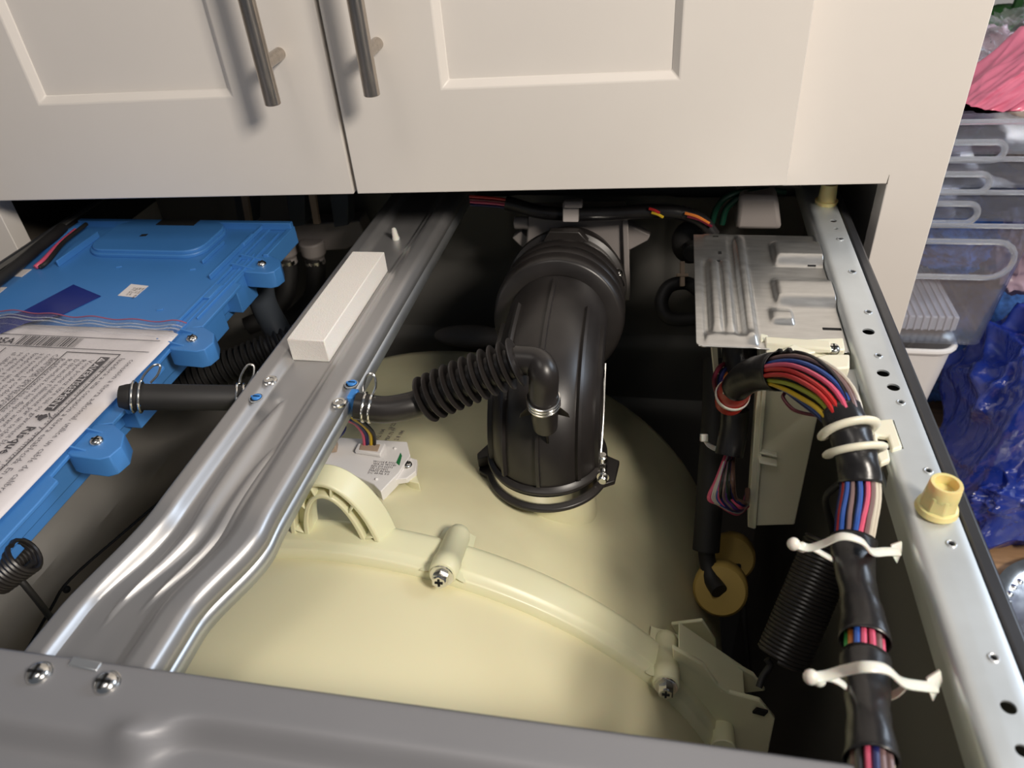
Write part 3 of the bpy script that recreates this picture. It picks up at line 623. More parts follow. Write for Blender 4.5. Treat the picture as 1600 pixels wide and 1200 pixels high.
pr = [(0, .040), (0, .0505), (.0015, .0528), (.010, .0540), (.015, .0545), (.0185, .0500), (.0215, .0495), (.025, .0535), (.031, .0545), (.035, .0540), (.038, .0498), (.041, .0495), (.0445, .0535), (.050, .0540), (.055, .0535), (.058, .0490), (.062, .0480), (.068, .0495), (.078, .0498), (.080, .0540), (.086, .0545), (.088, .0480), (.118, .0480)]
mb = MB(); mb.lathe(V3((BX-.004, .515, -.047)), ax, pr, 96, cap=False); build('boot_bellows', mb, 'rub', vb, smooth=50)
mb = MB(); tp = V3((BX-.006, .592, -.0095)); mb.prism([tp+V3((-.020, 0, -.004)), tp+V3((-.014, 0, .006)), tp+V3((.012, 0, .006)), tp+V3((.020, 0, -.004))], (0, .010, -.001)); build('boot_tab', mb, 'rub', vb, bev=.001)
mb = MB(); mb.lathe((BX, BY, BF), (0, 0, 1), [(0, .0405), (0, .0465), (.0015, .0472), (.0035, .0470), (.005, .0440), (.0055, .0425), (.014, .0425), (.0150, .0448), (.0175, .0450), (.019, .0428), (.0205, .0415)], 80, cap=False)
for sx in (-1, 1):
    mb.prism([(BX+sx*.038, BY-.020, BF-.0002), (BX+sx*.0515, BY-.012, BF-.0002), (BX+sx*.0535, BY+.010, BF-.0002), (BX+sx*.038, BY+.018, BF-.0002)], (0, 0, .0042))
mb.prism([(BX-.0455, BY+.012, BF+.005), (BX-.0535, BY-.004, BF+.005), (BX-.052, BY-.010, BF+.005), (BX-.043, BY-.006, BF+.005)], (0, 0, .009)); build('boot_foot', mb, 'rub', vb, bev=.0007, smooth=50)
mb = MB(); mb.lathe((BX, BY, BF+.0057), (0, 0, 1), [(0, .0428), (0, .0436), (.0072, .0436), (.0072, .0428)], 80, cap=False)
cpos = at(940, 735, d=.545); cpos = V3((BX+.0415, BY-.013, BF+.012))
mb.obox(cpos+V3((0, 0, .004)), V3((.003, 0, 0)), V3((0, .004, 0)), V3((0, 0, .0045))); mb.lathe(cpos+V3((.002, -.008, .004)), (0, -1, .1), [(-.012, .0022), (0, .0022), (0, .0044), (.001, .0044), (.001, .0034), (.005, .0034), (.006, .0025)], 18)
mb.lathe(cpos+V3((.001, .0, .012)), (0, 0, 1), [(0, .0035), (.004, .0035), (.005, .0025), (.006, .0025)], 16)
build('lower_clamp', mb, 'chrome', vb, smooth=40)
mb = MB(); mb.tube(smoothpath([(BX+.0405, BY-.012, BF+.024), (BX+.041, BY-.004, -.082), (BX+.0412, BY+.01, -.065), (BX+.0408, BY+.03, -.035)], 14), .0009, 8); build('clamp_wire', mb, 'chrome', vb)
sc = at(965, 432, y=.595)
mb = MB(); mb.lathe(V3((BX-.004, .515, -.047))+ax*.070, ax, [(0, .0497), (0, .0504), (.007, .0504), (.007, .0497)], 72, cap=False)
mb.lathe(sc+V3((0, -.004, .004)), (-.3, -.4, .9), [(-.016, .0022), (0, .0022), (0, .0052), (.0008, .0052), (.0010, .0040), (.004, .0040), (.005, .003)], 18); mb.obox(sc+V3((0, .002, -.008)), V3((.004, 0, 0)), V3((0, .003, 0)), V3((0, 0, .005)))
build('upper_clamp', mb, 'chrome', vb, smooth=40)
# nipple and its fins
nb = at(851, 650, y=BY-.041); nt_ = at(848, 605, y=BY-.050)
ndir = (nt_-nb).normalized()
mb = MB(); mb.lathe(nb-ndir*.012, ndir, [(0, .0082), (.012, .0088), (.020, .0080), (.026, .0080), (.034, .0076)], 28)
for s in (-1, 1): mb.prism([nb+ndir*.016+CR*s*.006, nb+ndir*.003+CR*s*.0155-CF*.001, nb-ndir*.002+CR*s*.0165, nb+ndir*.002+CR*s*.007+CF*.006], CF*.002)
mb.prism([nb+ndir*.010-CF*.007, nb-ndir*.034-CF*.002, nb-ndir*.034+CF*.006, nb+ndir*.010+CF*.002], CR*.0018)
build('boot_nipple', mb, 'rub', vb, smooth=45, bev=.0003)

# ------------------------------------------------------------------ hoses
def bellow_path(P, n, rin, rout, mb, seg=40, crisp=.3):
    pts = smoothpath(P, 400); L = [0]
    for a, b in zip(pts, pts[1:]): L.append(L[-1]+(b-a).length)
    tot = L[-1]; p = tot/n; S_ = []
    for i in range(n):
        for f, r in ((0, rin), (.10, rin), (.46, rin+(rout-rin)*.86), (.50, rout*.985), (.53, rout), (.60, rout), (.63, rout*.98), (.66, rin+(rout-rin)*.8), (.80, rin)): S_.append(((i+f)*p, r))
    S_.append((tot, rin)); out = []; j = 0
    for s, r in S_:
        while j < len(L)-2 and L[j+1] < s: j += 1
        out.append(pts[j].lerp(pts[j+1], (s-L[j])/max(1e-9, L[j+1]-L[j])))
    mb.tube(out, [r for _, r in S_], seg)
def spring_clip(c, axd, r, parent, up, n=2, wire=.0009, mt='chrome'):
    mb = MB(); u, v = frame_of(V3(axd)); t = V3(axd).normalized()
    for k in range(n): mb.tube([c+t*(k-.5)*.0042*1.0+(u*math.cos(a)+v*math.sin(a))*(r+wire*.6) for a in [i*2*math.pi/36 for i in range(36)]], wire, 8, closed=True, ref=t)
    upv = V3(up).normalized(); s = t
    q = c+upv*(r+wire); mb.tube(smoothpath([q-s*.003, q-s*.0032+upv*.006, q-s*.001+upv*.0125, q+s*.003+upv*.0125, q+s*.0045+upv*.006, q+s*.003], 30), wire*.85, 8)
    return build('spring_clip', mb, mt, parent)
sh = thing('short_bellows_hose', 'short black ribbed drain hose from the steel brace to the vent boot', 'hose', tuple(at(700, 640, d=.5)))
h0 = at(556, 634, d=.482); h1 = at(600, 640, d=.482); h2 = at(640, 634, d=.484); h3 = at(662, 626, d=.487); dn = (nt_-CP).dot(CF); h4 = at(813, 563, d=dn+.006); h5 = at(838, 566, d=dn+.003); h6 = at(849, 583, d=dn); h7 = nb+ndir*.016
mb = MB(); pth = smoothpath([h0, h1, h2, h3], 24); mb.tube(pth, [.0088 if i < 14 else .0088 for i in range(len(pth))], 32); build('hose_cuff', mb, 'rub', sh, smooth=60)
mb = MB(); bellow_path([h3-(h4-h3)*.02, h3.lerp(h4, .33)+V3((0, 0, .0012)), h3.lerp(h4, .66)+V3((0, 0, .001)), h4], 11, .0098, .0160, mb); build('hose_bellows', mb, 'rub', sh, smooth=50)
mb = MB(); pth = smoothpath([h4-(h5-h4)*.3, h5, h6, h6.lerp(h7, .5), h7], 24); mb.tube(pth, .0094, 28); build('hose_elbow', mb, 'rub', sh, smooth=60)
spring_clip(at(575, 637, d=.482), h1-h0, .0088, sh, CU*1-CF*.3+CR*.1); 
mb = MB()
for k in range(3): c = nb+ndir*(.014+k*.003); u, v = frame_of(ndir); mb.tube([c+(u*math.cos(a)+v*math.sin(a))*.0100 for a in [i*2*math.pi/36 for i in range(36)]], .0009, 8, closed=True, ref=ndir)
build('wire_clip', mb, 'chrome', sh)
mb = MB(); _q = at(203, 620, d=.480); mb.lathe(_q+V3((-.006, 0, -.001)), (1, 0, 0), [(0, .0050), (.006, .0058), (.016, .0058)], 20); mb.lathe(_q+V3((-.003, 0, -.012)), (0, 0, 1), [(0, .004), (.011, .004)], 14); build('hose_spigot', mb, 'blue', cb, bev=.0008)
lh = thing('smooth_black_hose', 'smooth black hose from the blue control box to the steel brace', 'hose', tuple(at(290, 620, d=.53)))
a0 = at(203, 620, d=.480); a1 = at(300, 621, d=.490); a2 = at(400, 622, d=.505)
mb = MB(); mb.tube(smoothpath([a0, a1, a2], 20), .0086, 32); build('hose_tube', mb, 'rubm', lh)
mb = MB(); mb.lathe(a0-(a1-a0).normalized()*.006, a1-a0, [(0, .0070), (.004, .0082), (.010, .0090), (.012, .0086)], 28); build('hose_end', mb, 'rubm', lh)
spring_clip(at(215, 620, d=.480), a1-a0, .0094, lh, CU*.9+CR*.5); spring_clip(at(376, 622, d=.502), a1-a0, .0090, lh, CU*.8+CR*.2)
mb = MB(); bellow_path([at(262, 612, d=.66), at(340, 580, d=.66), at(420, 548, d=.66), at(470, 530, d=.67)], 22, .0115, .0150, mb, 28); build('corrugated_drain_hose', mb, 'rubm', None, smooth=50, label='black corrugated drain hose in the dark between blue box and steel brace', cat='hose')
mb = MB(); mb.tube(smoothpath([at(405, 430, d=.72), at(412, 475, d=.71), at(440, 530, d=.70), at(452, 575, d=.71)], 24), .0125, 24); build('dark_grey_hose', mb, 'bplas', None, label='dark grey smooth hose dropping behind the corner lug of the blue control box', cat='hose')

# ------------------------------------------------------------------ sensor module
SZ = -.0865
sm = thing('sensor_module', 'white plastic sensor module with printed label screwed to the cream tub', 'sensor', tuple(at(590, 730, z=SZ-.01)))
def hp(pts, z, t, name, mt, parent, bev=.0006, **k):
    mb = MB(); mb.prism([at(a, b, z=z) for a, b in pts], (0, 0, -t)); return build(name, mb, mt, parent, bev=bev, **k)
hp([(470, 700), (500, 681), (636, 690), (641, 712), (622, 740), (595, 768), (584, 757), (560, 745), (478, 742), (462, 728)], SZ, .010, 'module_case', 'white', sm)
hp([(634, 712), (652, 718), (650, 736), (636, 747), (615, 750), (622, 727)], SZ-.003, .005, 'mounting_ear', 'white', sm)
hp([(554, 704), (560, 692), (602, 692), (594, 710)], SZ+.0035, .003, 'connector_shroud', 'white', sm)
hp([(561, 702), (564, 693), (594, 694), (590, 705)], SZ+.0040, .003, 'wire_connector', 'tanp', sm, .0003)
hp([(619, 723), (626, 707), (628, 712), (624, 727)], SZ+.0003, .002, 'circuit_board', 'pcb', sm, 0)
screw(sm, at(636, 727, z=SZ-.003), (0, 0, 1), .0040, .0022)
for q in ((617, 701), (588, 749)):
    mb = MB(); mb.ball(at(*q, z=SZ), .0013, n=5); build('case_nib', mb, 'white', sm)
hp([(628, 742), (648, 735), (655, 755), (640, 752)], SZ-.007, .012, 'mounting_post', 'rib', sm)
p = at(583, 722, z=SZ+.0004); q = at(606, 724, z=SZ+.0004)
text('case_print', 'W1104 B 0922\n WA 05 W1140\nREV D4 00391\nSN 2210431\nMADE IN MX\nDC 44 NL 5.0', p, .0028, 0, sm, 'inkg', normal=(0, 0, 1), xdir=q-p, spacing=.85)
sw = thing('sensor_wires', 'four coloured wires curving up from the white sensor module to the brace', 'wires', tuple(at(575, 690, z=SZ)))
for i, (cname, off) in enumerate((('pink_', -10), ('navy', -4), ('yellow', 4), ('black_', 11))):
    mb = MB(); mb.tube(smoothpath([at(577+off*.75, 697, z=SZ+.002), at(575+off*.8, 678, z=SZ+.016), at(562+off*.7, 662, z=SZ+.03), at(545+off*.4, 654-off*.3, z=SZ+.04), at(520+off*.2, 652-off*.3, z=SZ+.042)], 24), .00135, 10); build('wire', mb, WC[cname], sw)
sw2 = thing('brace_wires', 'thin coloured wires looping out from under the steel brace beside the sensor', 'wires', tuple(at(525, 680, z=-.07)))
for cname, off in (('red_', 0), ('orange', 3), ('navy', 6)):
    mb = MB(); mb.tube(smoothpath([at(526+off, 655, z=-.05), at(533+off, 668, z=-.055), at(524+off, 682, z=-.06), at(505+off, 694, z=-.065), at(480, 712, z=-.07)], 20), .0012, 8); build('wire', mb, WC[cname], sw2)
mb = MB(); c = at(520, 697, z=SZ+.004); mb.obox(c, V3((.003, .001, 0)), V3((-.001, .004, 0)), V3((0, 0, .003))); build('wire_plug', mb, 'tanp', sw2, bev=.0005)

# ------------------------------------------------------------------ shield plate
PZ = -.0085
sp = thing('shield_plate', 'pressed steel shield plate with grooves beside the right rail', 'metal plate', (.075, .51, PZ-.002))
px0, px1, py0, py1 = .0275, .1245, .4300, .6000
def sst(v, w): return 1/(1+math.exp(max(-40, min(40, -v/w))))
def pzz(x, y):
    z = 0; u = (x-px0)/(px1-px0)*236; v = (py1-y)/(py1-py0)*175   # plate measured in photo pixels across and down
    def blk(u0, u1, v0, v1, h, w=2.2): return h*sst(u-u0, w)*sst(u1-u, w)*sst(v-v0, w*1.4)*sst(v1-v, w*1.4)
    def ramp(u0, u1, v0, v1, h, f=9):
        e = max(0, min(1, (v1-v)/f)); return h*sst(u-u0, 2)*sst(u1-u, 1)*sst(v-v0, 2)*e*e*(3-2*e)
    z += blk(82, 97, 6, 168, .0030, 1.8)+blk(16, 97, 160, 170, .0030, 1.6)-.0022*sst(u-66, 1.5)*sst(80-u, 1.5)*sst(v-6, 3)*sst(158-v, 2)
    z += blk(28, 43, 50, 156, .0032, 1.8)+blk(50, 64, 50, 156, .0032, 1.8)-blk(14, 24, 50, 158, .0018, 1.5)+blk(20, 80, 2, 6, .002, 1.5)
    z += ramp(150, 260, 18, 58, .0060, 14)+ramp(140, 260, 82, 122, .0055, 14)+ramp(126, 160, 126, 146, .0035, 8)
    return z
mb = MB(); NXg, NYg = 150, 170
def sg_(a, b):
    x = px0+(px1-px0)*a; y = py0+(py1-py0)*b; r = .006
    dx = max(0, px0+r-x); dy = max(0, py0+r-y)
    if dx > 0 and dy > 0:
        L = math.hypot(dx, dy)
        if L > r: x = px0+r-dx*r/L; y = py0+r-dy*r/L
    return V3((x, y, PZ+pzz(x, y)))
mb.grid(NXg, NYg, sg_); build('pressed_sheet', mb, 'plate', sp, sol=.001)
for (a, b, w_, d_) in ((1121, 409, .0022, .0013), (1268, 416, .0030, .0010), (1300, 514, .0060, .0012), (1118, 371, .0022, .0008), (1125, 395, .0012, .0022)):
    c = at(a, b, z=PZ+.0006); c.z = PZ+pzz(c.x, c.y)+.0006; mb = MB(); mb.obox(c, V3((w_, 0, 0)), V3((0, d_, 0)), V3((0, 0, .0002))); build('slot', mb, 'hole', sp)

# ------------------------------------------------------------------ ivory filter housing under the plate
ib = thing('ivory_housing', 'tall ivory plastic housing hanging below the steel shield plate', 'housing', tuple(at(1210, 700, d=.52)))
def quadbox(pts, back, name, mt, parent, bev=.001):
    mb = MB(); P = [at(a, b, d=d) for a, b, d in pts]; mb.prism(P, V3(back)); return build(name, mb, mt, parent, bev=bev)
quadbox([(1196, 536, .505), (1275, 545, .495), (1278, 650, .52), (1242, 820, .60), (1180, 822, .60)], (.002, .03, -.004), 'housing_body', 'ivory', ib)
quadbox([(1188, 532, .500), (1202, 532, .500), (1180, 828, .600), (1168, 824, .600)], (.002, .03, -.004), 'housing_flange', 'ivory', ib)
quadbox([(1196, 534, .4985), (1203, 534, .4985), (1181, 826, .5985), (1176, 824, .5985)], (.0005, .003, 0), 'flange_lip', 'ivory', ib, .0004)
quadbox([(1196, 537, .4955), (1300, 545, .475), (1300, 552, .475), (1196, 556, .4955)], (0, .008, .001), 'top_edge', 'ivory', ib)
for y_ in (705, 720): quadbox([(1186, y_, .553), (1215, y_+6, .550), (1214, y_+10, .550), (1186, y_+4, .554)], (0, .006, 0), 'housing_rib', 'ivory', ib, .0004)
# bracket arms reaching the rail
def zb(pts, z, t, name, mt, parent, bev=.0012): return hp(pts, z, t, name, mt, parent, bev)
zb([(1207, 553), (1240, 537), (1262, 529), (1318, 527), (1321, 546), (1290, 546), (1262, 552)], -.003, .006, 'bracket_arm', 'ivory', ib)
zb([(1240, 575), (1262, 562), (1290, 553), (1328, 553), (1328, 574), (1290, 577), (1262, 590)], -.002, .008, 'bracket_arm', 'ivory', ib)
zb([(1266, 541), (1300, 541), (1302, 556), (1262, 556)], -.006, .006, 'bracket_web', 'ivory', ib)
screw(ib, at(1302, 546, z=-.0025), (0, -.3, 1), .0040, .0028)
mb = MB(); mb.prism([at(1287, 576, z=-.012), at(1340, 576, z=-.012), at(1345, 625, z=-.012), at(1290, 640, z=-.012)], (0, 0, -.002)); build('rail_shelf', mb, 'galv', wm, bev=.001)
mb = MB(); mb.lathe(at(1338, 615, z=-.0118), (0, 0, 1), [(0, .001), (.0003, .001)], 10); build('shelf_hole', mb, 'hole', wm)

# ------------------------------------------------------------------ main wire harness
hs = thing('main_wire_harness', 'thick taped wire harness arching from the ivory housing down along the right rail', 'wire harness', tuple(at(1340, 740, d=.38)))
HP = [(1136, 650, .555), (1143, 620, .535), (1165, 592, .50), (1205, 581, .465), (1250, 588, .43), (1295, 618, .40), (1322, 662, .385), (1338, 715, .378), (1344, 765, .374), (1337, 815, .37), (1333, 865, .36), (1342, 930, .345), (1350, 985, .33), (1352, 1050, .31), (1357, 1120, .29), (1362, 1190, .275), (1366, 1260, .26), (1368, 1330, .25)]
hpth = smoothpath([at(a, b, d=c) for a, b, c in HP], 17*10); HF = frames(hpth)
def hidx(py, lo=30): 
    best = min(range(lo, len(hpth)), key=lambda i: abs((600-FPX*((hpth[i]-CP).dot(CU))/((hpth[i]-CP).dot(CF)))-py)); return best
def spread(i):  # bundle radius along the path
    p = i/10
    if 3 < p < 6: return .0078+.0045*math.sin(math.pi*(p-3)/3)
    if 7.2 < p < 9.8: return .0072+.0012*math.sin(math.pi*(p-7.2)/2.6)
    return .0068
def camside(i):
    t = (hpth[min(i+1, len(hpth)-1)]-hpth[i-1]).normalized(); f = (CP-hpth[i]); f = (f-t*f.dot(t)).normalized(); return f, t.cross(f)
for (i0, i1, cols) in ((30, 60, 'black_ navy blue_ yellow olive red_ red_ pink_ blue_ mauve_ brown white_ black_'), (74, 100, 'black_ navy red_ blue_ mauve_ blue_ pink_ mauve_ white_ white_ black_'),
                       (120, 132, 'brown green_ orange blue_ pink_ pink_ mauve_ pink_ brown'), (147, len(hpth)-1, 'white_ black_ brown black_ pink_ navy mauve_ mauve_ brown white_')):
    cols = cols.split(); nc = len(cols)
    for k, cname in enumerate(cols):
        a0 = math.radians(-112+224*k/(nc-1)); rr = rng.choice((.86, .95, 1.0, 1.0)) if False else (.9, 1, .95, 1)[k % 4]; ph = k*1.7; pts = []
        for i in range(i0, i1+1):
            f, sd = camside(i); R = spread(i)*rr; a = a0+.06*math.sin(i*.13+ph)
            pts.append(hpth[i]+(f*math.cos(a)-sd*math.sin(a))*R)
        mb = MB(); mb.tube(pts[::2], .00165 if cname == 'white_' else .0014, 8); build('wire', mb, WC[cname], hs)
mb = MB(); mb.tube(hpth[10:], [spread(i)*.86 for i in range(10, len(hpth))], 14); build('wire_core', mb, 'rubm', hs)
for (i0, i1, r, lump) in ((16, 33, .0112, .0010), (56, 78, .0100, .0004), (96, 123, .0098, .0008), (127, 150, .0094, .0007), (156, 165, .0096, .0006)):
    if i0 == 156: continue
    pp = hpth[i0:i1+1]; mb = MB(); V = []; seg = 28; r_ = random.Random(i0)
    for i, p in enumerate(pp):
        u, v = HF[i0+i]
        for k in range(seg):
            a = 2*math.pi*k/seg; rad = r*(1+.02*math.sin(i*.9+3*a))+lump*math.sin(2*a+i*.23)+r_.uniform(-1, 1)*.00012; rad *= 1-.10*math.sin(math.pi*i/len(pp)) if i0 in (96, 127) else 1
            V.append(p+(u*math.cos(a)+v*math.sin(a))*rad)
    F = [[i*seg+k, i*seg+(k+1) % seg, (i+1)*seg+(k+1) % seg, (i+1)*seg+k] for i in range(len(pp)-1) for k in range(seg)]
    mb.add(V, F); build('tape_wrap', mb, 'tape', hs, smooth=70, sol=.0004)
# ragged tape along the back of the arch
mb = MB(); V = []; idx = list(range(30, 58))
for j, i in enumerate(idx):
    u, v = HF[i]; t = CU-CF*.3; d = (t-(hpth[i+1]-hpth[i]).normalized()*t.dot((hpth[i+1]-hpth[i]).normalized())).normalized(); R = spread(i)+.0012
    V += [hpth[i]+d*R+CF*.002, hpth[i]+d*(R+.0022+.0016*math.sin(j*2.1)*(1 if 2 < j < 9 else 0))+CF*.004]
mb.add(V, [[2*i, 2*i+1, 2*i+3, 2*i+2] for i in range(len(idx)-1)]); build('tape_edge', mb, 'tape', hs, sol=.002)
# red collar and tie at its lower end
mb = MB(); mb.tube(hpth[6:17], [.0098, .0104, .0106, .0106, .0106, .0106, .0106, .0106, .0106, .0106, .0104], 26); build('red_collar', mb, 'redtape', hs)
mb = MB(); mb.tube(smoothpath([at(1226, 614, d=.438), at(1224, 622, d=.436), at(1240, 640, d=.425), at(1270, 648, d=.415), at(1300, 650, d=.40)], 24), .0011, 8); build('loose_loop', mb, WC['maroon'], hs)
def loop_tie(c, axd, r, name, label, head, mt='nylon', wd=.0022, th=.0006):
    pass
t = thing('white_cable_tie', 'white cable tie around the red collar of the main wire harness', 'cable tie', tuple(hpth[11]))
tt = (hpth[12]-hpth[10]).normalized(); mb = MB(); u, v = frame_of(tt); mb.tube([hpth[11]+(u*math.cos(a)+v*math.sin(a))*.0116 for a in [i*2*math.pi/30 for i in range(30)]], .0007, 8, closed=True, flat=3, ref=tt); build('tie_band', mb, 'nylon', t)
mb = MB(); q = at(1137, 608, d=.518); mb.obox(q, CR*.0032, CU*.0036+CF*.001, CF*.003); build('tie_head', mb, 'nylon', t, bev=.0008)

# lower loose wire bundle
lb = thing('looped_wire_bundle', 'bundle of coloured wires hanging in a loop left of the ivory housing', 'wires', tuple(at(1140, 740, d=.58)))
rng = random.Random(5)
for k, cname in enumerate(['pink_', 'white_', 'white_', 'blue_', 'pink_', 'navy', 'black_', 'mauve_', 'violet', 'dgreen', 'pink_', 'black_', 'navy', 'brown']):
    o = k-7; s = rng.uniform(-2, 2)
    P = [(1150+o*.8, 640, .565), (1146+o*.7, 690, .57), (1140+o*.9, 715, .57), (1120+k*2.0+s, 750, .562-k*.001), (1108+k*3.2+s, 778, .56), (1122+k*3.2+s, 793-abs(o)*1.0+s, .562), (1150+k*1.3, 802-k*1.4, .572), (1168, 790-k*2, .58)]
    mb = MB(); mb.tube(smoothpath([at(a, b, d=c) for a, b, c in P], 42), .0019, 8); build('wire', mb, WC[cname], lb)
mb = MB(); mb.tube(smoothpath([at(1148, 640, d=.560), at(1147, 665, d=.563), at(1143, 690, d=.565), at(1139, 712, d=.565)], 20), [.0105+.0012*math.sin(i*1.1) for i in range(22)][:22] if False else .0105, 20); build('tape_wrap', mb, 'tape', lb)
lc = thing('coloured_wire_curl', 'small curl of violet and orange wires under the shield plate corner', 'wires', tuple(at(1130, 600, d=.55)))
for cname, dx, dy in (('orange', 0, 0), ('pink_', 4, 3), ('navy', -5, -5), ('violet', -7, 10), ('yellow', 2, 8), ('maroon', -14, -8)):
    mb = MB(); mb.tube(smoothpath([at(1152+dx, 574+dy, d=.55), at(1138+dx, 582+dy, d=.548), at(1130+dx, 600+dy, d=.548), at(1134+dx, 622+dy, d=.552), at(1146+dx, 645+dy, d=.56)], 24), .0017, 8); build('wire', mb, WC[cname], lc)
mb = MB(); mb.tube(smoothpath([at(1158, 530, d=.55), at(1155, 552, d=.55), at(1160, 578, d=.55)], 10), .0125, 20); build('black_sleeve', mb, 'tape', lc, smooth=60)
for (a, b) in ((1112, .55), (1128, .56)):
    mb = MB(); p = at(a, 536, d=b); q = at(a+5, 585, d=b+.01); mb.prism([p, p+CR*.004, q+CR*.003, q], CF*.004); build('terminal_strip', mb, 'ivory', lc)
bs = thing('vertical_cable_sleeve', 'long black cable sleeve hanging down left of the looped wires', 'cable', tuple(at(1110, 700, d=.6)))
mb = MB(); mb.tube(smoothpath([at(1120, 560, d=.62), at(1118, 640, d=.62), at(1113, 720, d=.62), at(1103, 860, d=.62)], 20), .011, 20); build('sleeve', mb, 'rubm', bs)
mb = MB(); mb.tube(smoothpath([at(1103, 855, d=.62), at(1106, 880, d=.62), at(1112, 905, d=.615), at(1124, 924, d=.605)], 16), .0068, 16); build('cable_end', mb, 'rubm', bs)
t = thing('short_cable_tie', 'short white cable tie on the long black hanging sleeve', 'cable tie', tuple(at(1110, 690, d=.6)))
mb = MB(); mb.tube(smoothpath([at(1101, 687, d=.585), at(1108, 696, d=.585), at(1122, 702, d=.588), at(1140, 700, d=.592)], 14), .0022, 8, flat=.5); build('tie_band', mb, 'nylon', t)
mb = MB(); mb.obox(at(1100, 684, d=.584), CR*.0028, CU*.0030, CF*.0025); build('tie_head', mb, 'nylon', t, bev=.0006)
# yellow rubber discs
for (px, py, r, d, lab) in ((1125, 923, 42, .61, 'front dull yellow rubber disc with a black cable in its centre'), (1143, 872, 36, .66, 'rear dull yellow rubber disc half hidden behind the front one')):
    mb = MB(); c = at(px, py, d=d); R = r*d/FPX; mb.lathe(c, (.12, .75, -.6), [(-.001, .004), (0, R*.9), (.003, R), (.022, R), (.025, R*.9)], 40)
    build('rubber_disc', mb, 'spong', None, label=lab, cat='disc', group='yellow rubber discs')
mb = MB(); mb.obox(at(1146, 885, d=.655), CR*.006, CU*.002, CF*.002); build('disc_hook', mb, 'rubm', None, label='small black hook on the rear dull yellow disc', cat='hook')

# ------------------------------------------------------------------ clips and ties on the rail
cl = thing('double_harness_clip', 'ivory double hook clip holding the harness in the rail notch', 'clip', tuple(at(1370, 680, d=.37)))
def hook(ci, r, name):
    c = hpth[ci]; tdir = (hpth[ci+1]-hpth[ci-1]).normalized(); u, v = frame_of(tdir, CR)
    if u.dot(CR) < 0: u = -u
    w_ = tdir.cross(u); w_ = w_ if w_.dot(CF) < 0 else -w_
    pts = [c+u*math.cos(a)*r*1.08+w_*math.sin(a)*r for a in [math.radians(x) for x in range(-20, 216, 12)]]
    e = pts[0]; pts = [e+u*.002-w_*.006, e+u*.0015-w_*.003]+pts
    mb = MB(); mb.tube(pts, .0032, 10, flat=.62, ref=tdir); build(name, mb, 'ivory', cl, smooth=60)
hook(62, .0118, 'clip_hook'); hook(68, .0118, 'clip_hook')
zb([(1362, 656), (1395, 653), (1411, 698), (1394, 702), (1388, 681), (1371, 679), (1373, 690), (1389, 702), (1392, 718), (1376, 724), (1364, 700)], .0008, .004, 'clip_base', 'ivory', cl)
zb([(1352, 664), (1374, 660), (1378, 676), (1356, 684)], .0, .008, 'clip_arm', 'ivory', cl)
zb([(1366, 690), (1386, 700), (1384, 722), (1370, 730)], -.006, .010, 'clip_foot', 'ivory', cl)
mb = MB(); mb.obox(at(1380, 682, z=-.006), V3((.006, 0, 0)), V3((0, .004, 0)), V3((0, 0, .001))); build('clip_gap', mb, 'hole', cl)
def anchor_tie(pts_over, pts_under, head, anchor, d, label):
    t = thing('anchored_cable_tie', label, 'cable tie', tuple(at(*head, d=d)), 'anchored cable ties on the rail harness')
    mb = MB(); mb.tube(smoothpath([at(a, b, d=c) for a, b, c in pts_over], 40), .0023, 10, flat=.45); build('tie_band', mb, 'nylon', t)
    mb = MB(); mb.tube(smoothpath([at(a, b, d=c) for a, b, c in pts_under], 30), .0020, 10, flat=.5); build('tie_tail', mb, 'nylon', t)
    mb = MB(); mb.ball(at(*head, d=d), .0030, n=8, sc=(1, 1, 1.1)); h2_ = at(head[0]+13, head[1]+5, d=d+.001); mb.ball(h2_, .0026, n=7); build('tie_head', mb, 'nylon', t)
    a = [at(x, y, d=c) for x, y, c in anchor]; mb = MB(); mb.prism(a, CF*.003+CR*.001); build('tie_anchor', mb, 'nylon', t, bev=.0006)
anchor_tie([(1240, 850, .35), (1262, 856, .349), (1285, 850, .345), (1315, 838, .338), (1345, 845, .338), (1362, 862, .345), (1385, 862, .352), (1404, 862, .356)],
           [(1240, 850, .35), (1268, 856, .352), (1290, 868, .356), (1312, 878, .362), (1338, 876, .372), (1362, 866, .366)], (1240, 850), [(1392, 852, .355), (1410, 846, .358), (1410, 862, .358), (1402, 882, .356), (1396, 872, .355)], .35, 'white anchored cable tie on the rail harness, the upper one near the yellow spacer')
anchor_tie([(1267, 1058, .293), (1290, 1056, .293), (1318, 1048, .290), (1350, 1042, .282), (1385, 1046, .283), (1410, 1066, .292), (1440, 1072, .298), (1462, 1074, .302)],
           [(1267, 1058, .293), (1296, 1058, .294), (1318, 1070, .298), (1340, 1088, .306), (1372, 1092, .312), (1400, 1084, .304), (1416, 1070, .298)], (1267, 1058), [(1448, 1062, .301), (1470, 1048, .304), (1474, 1066, .304), (1458, 1098, .302), (1452, 1082, .301)], .293, 'white anchored cable tie on the rail harness, the lower one near the picture bottom')
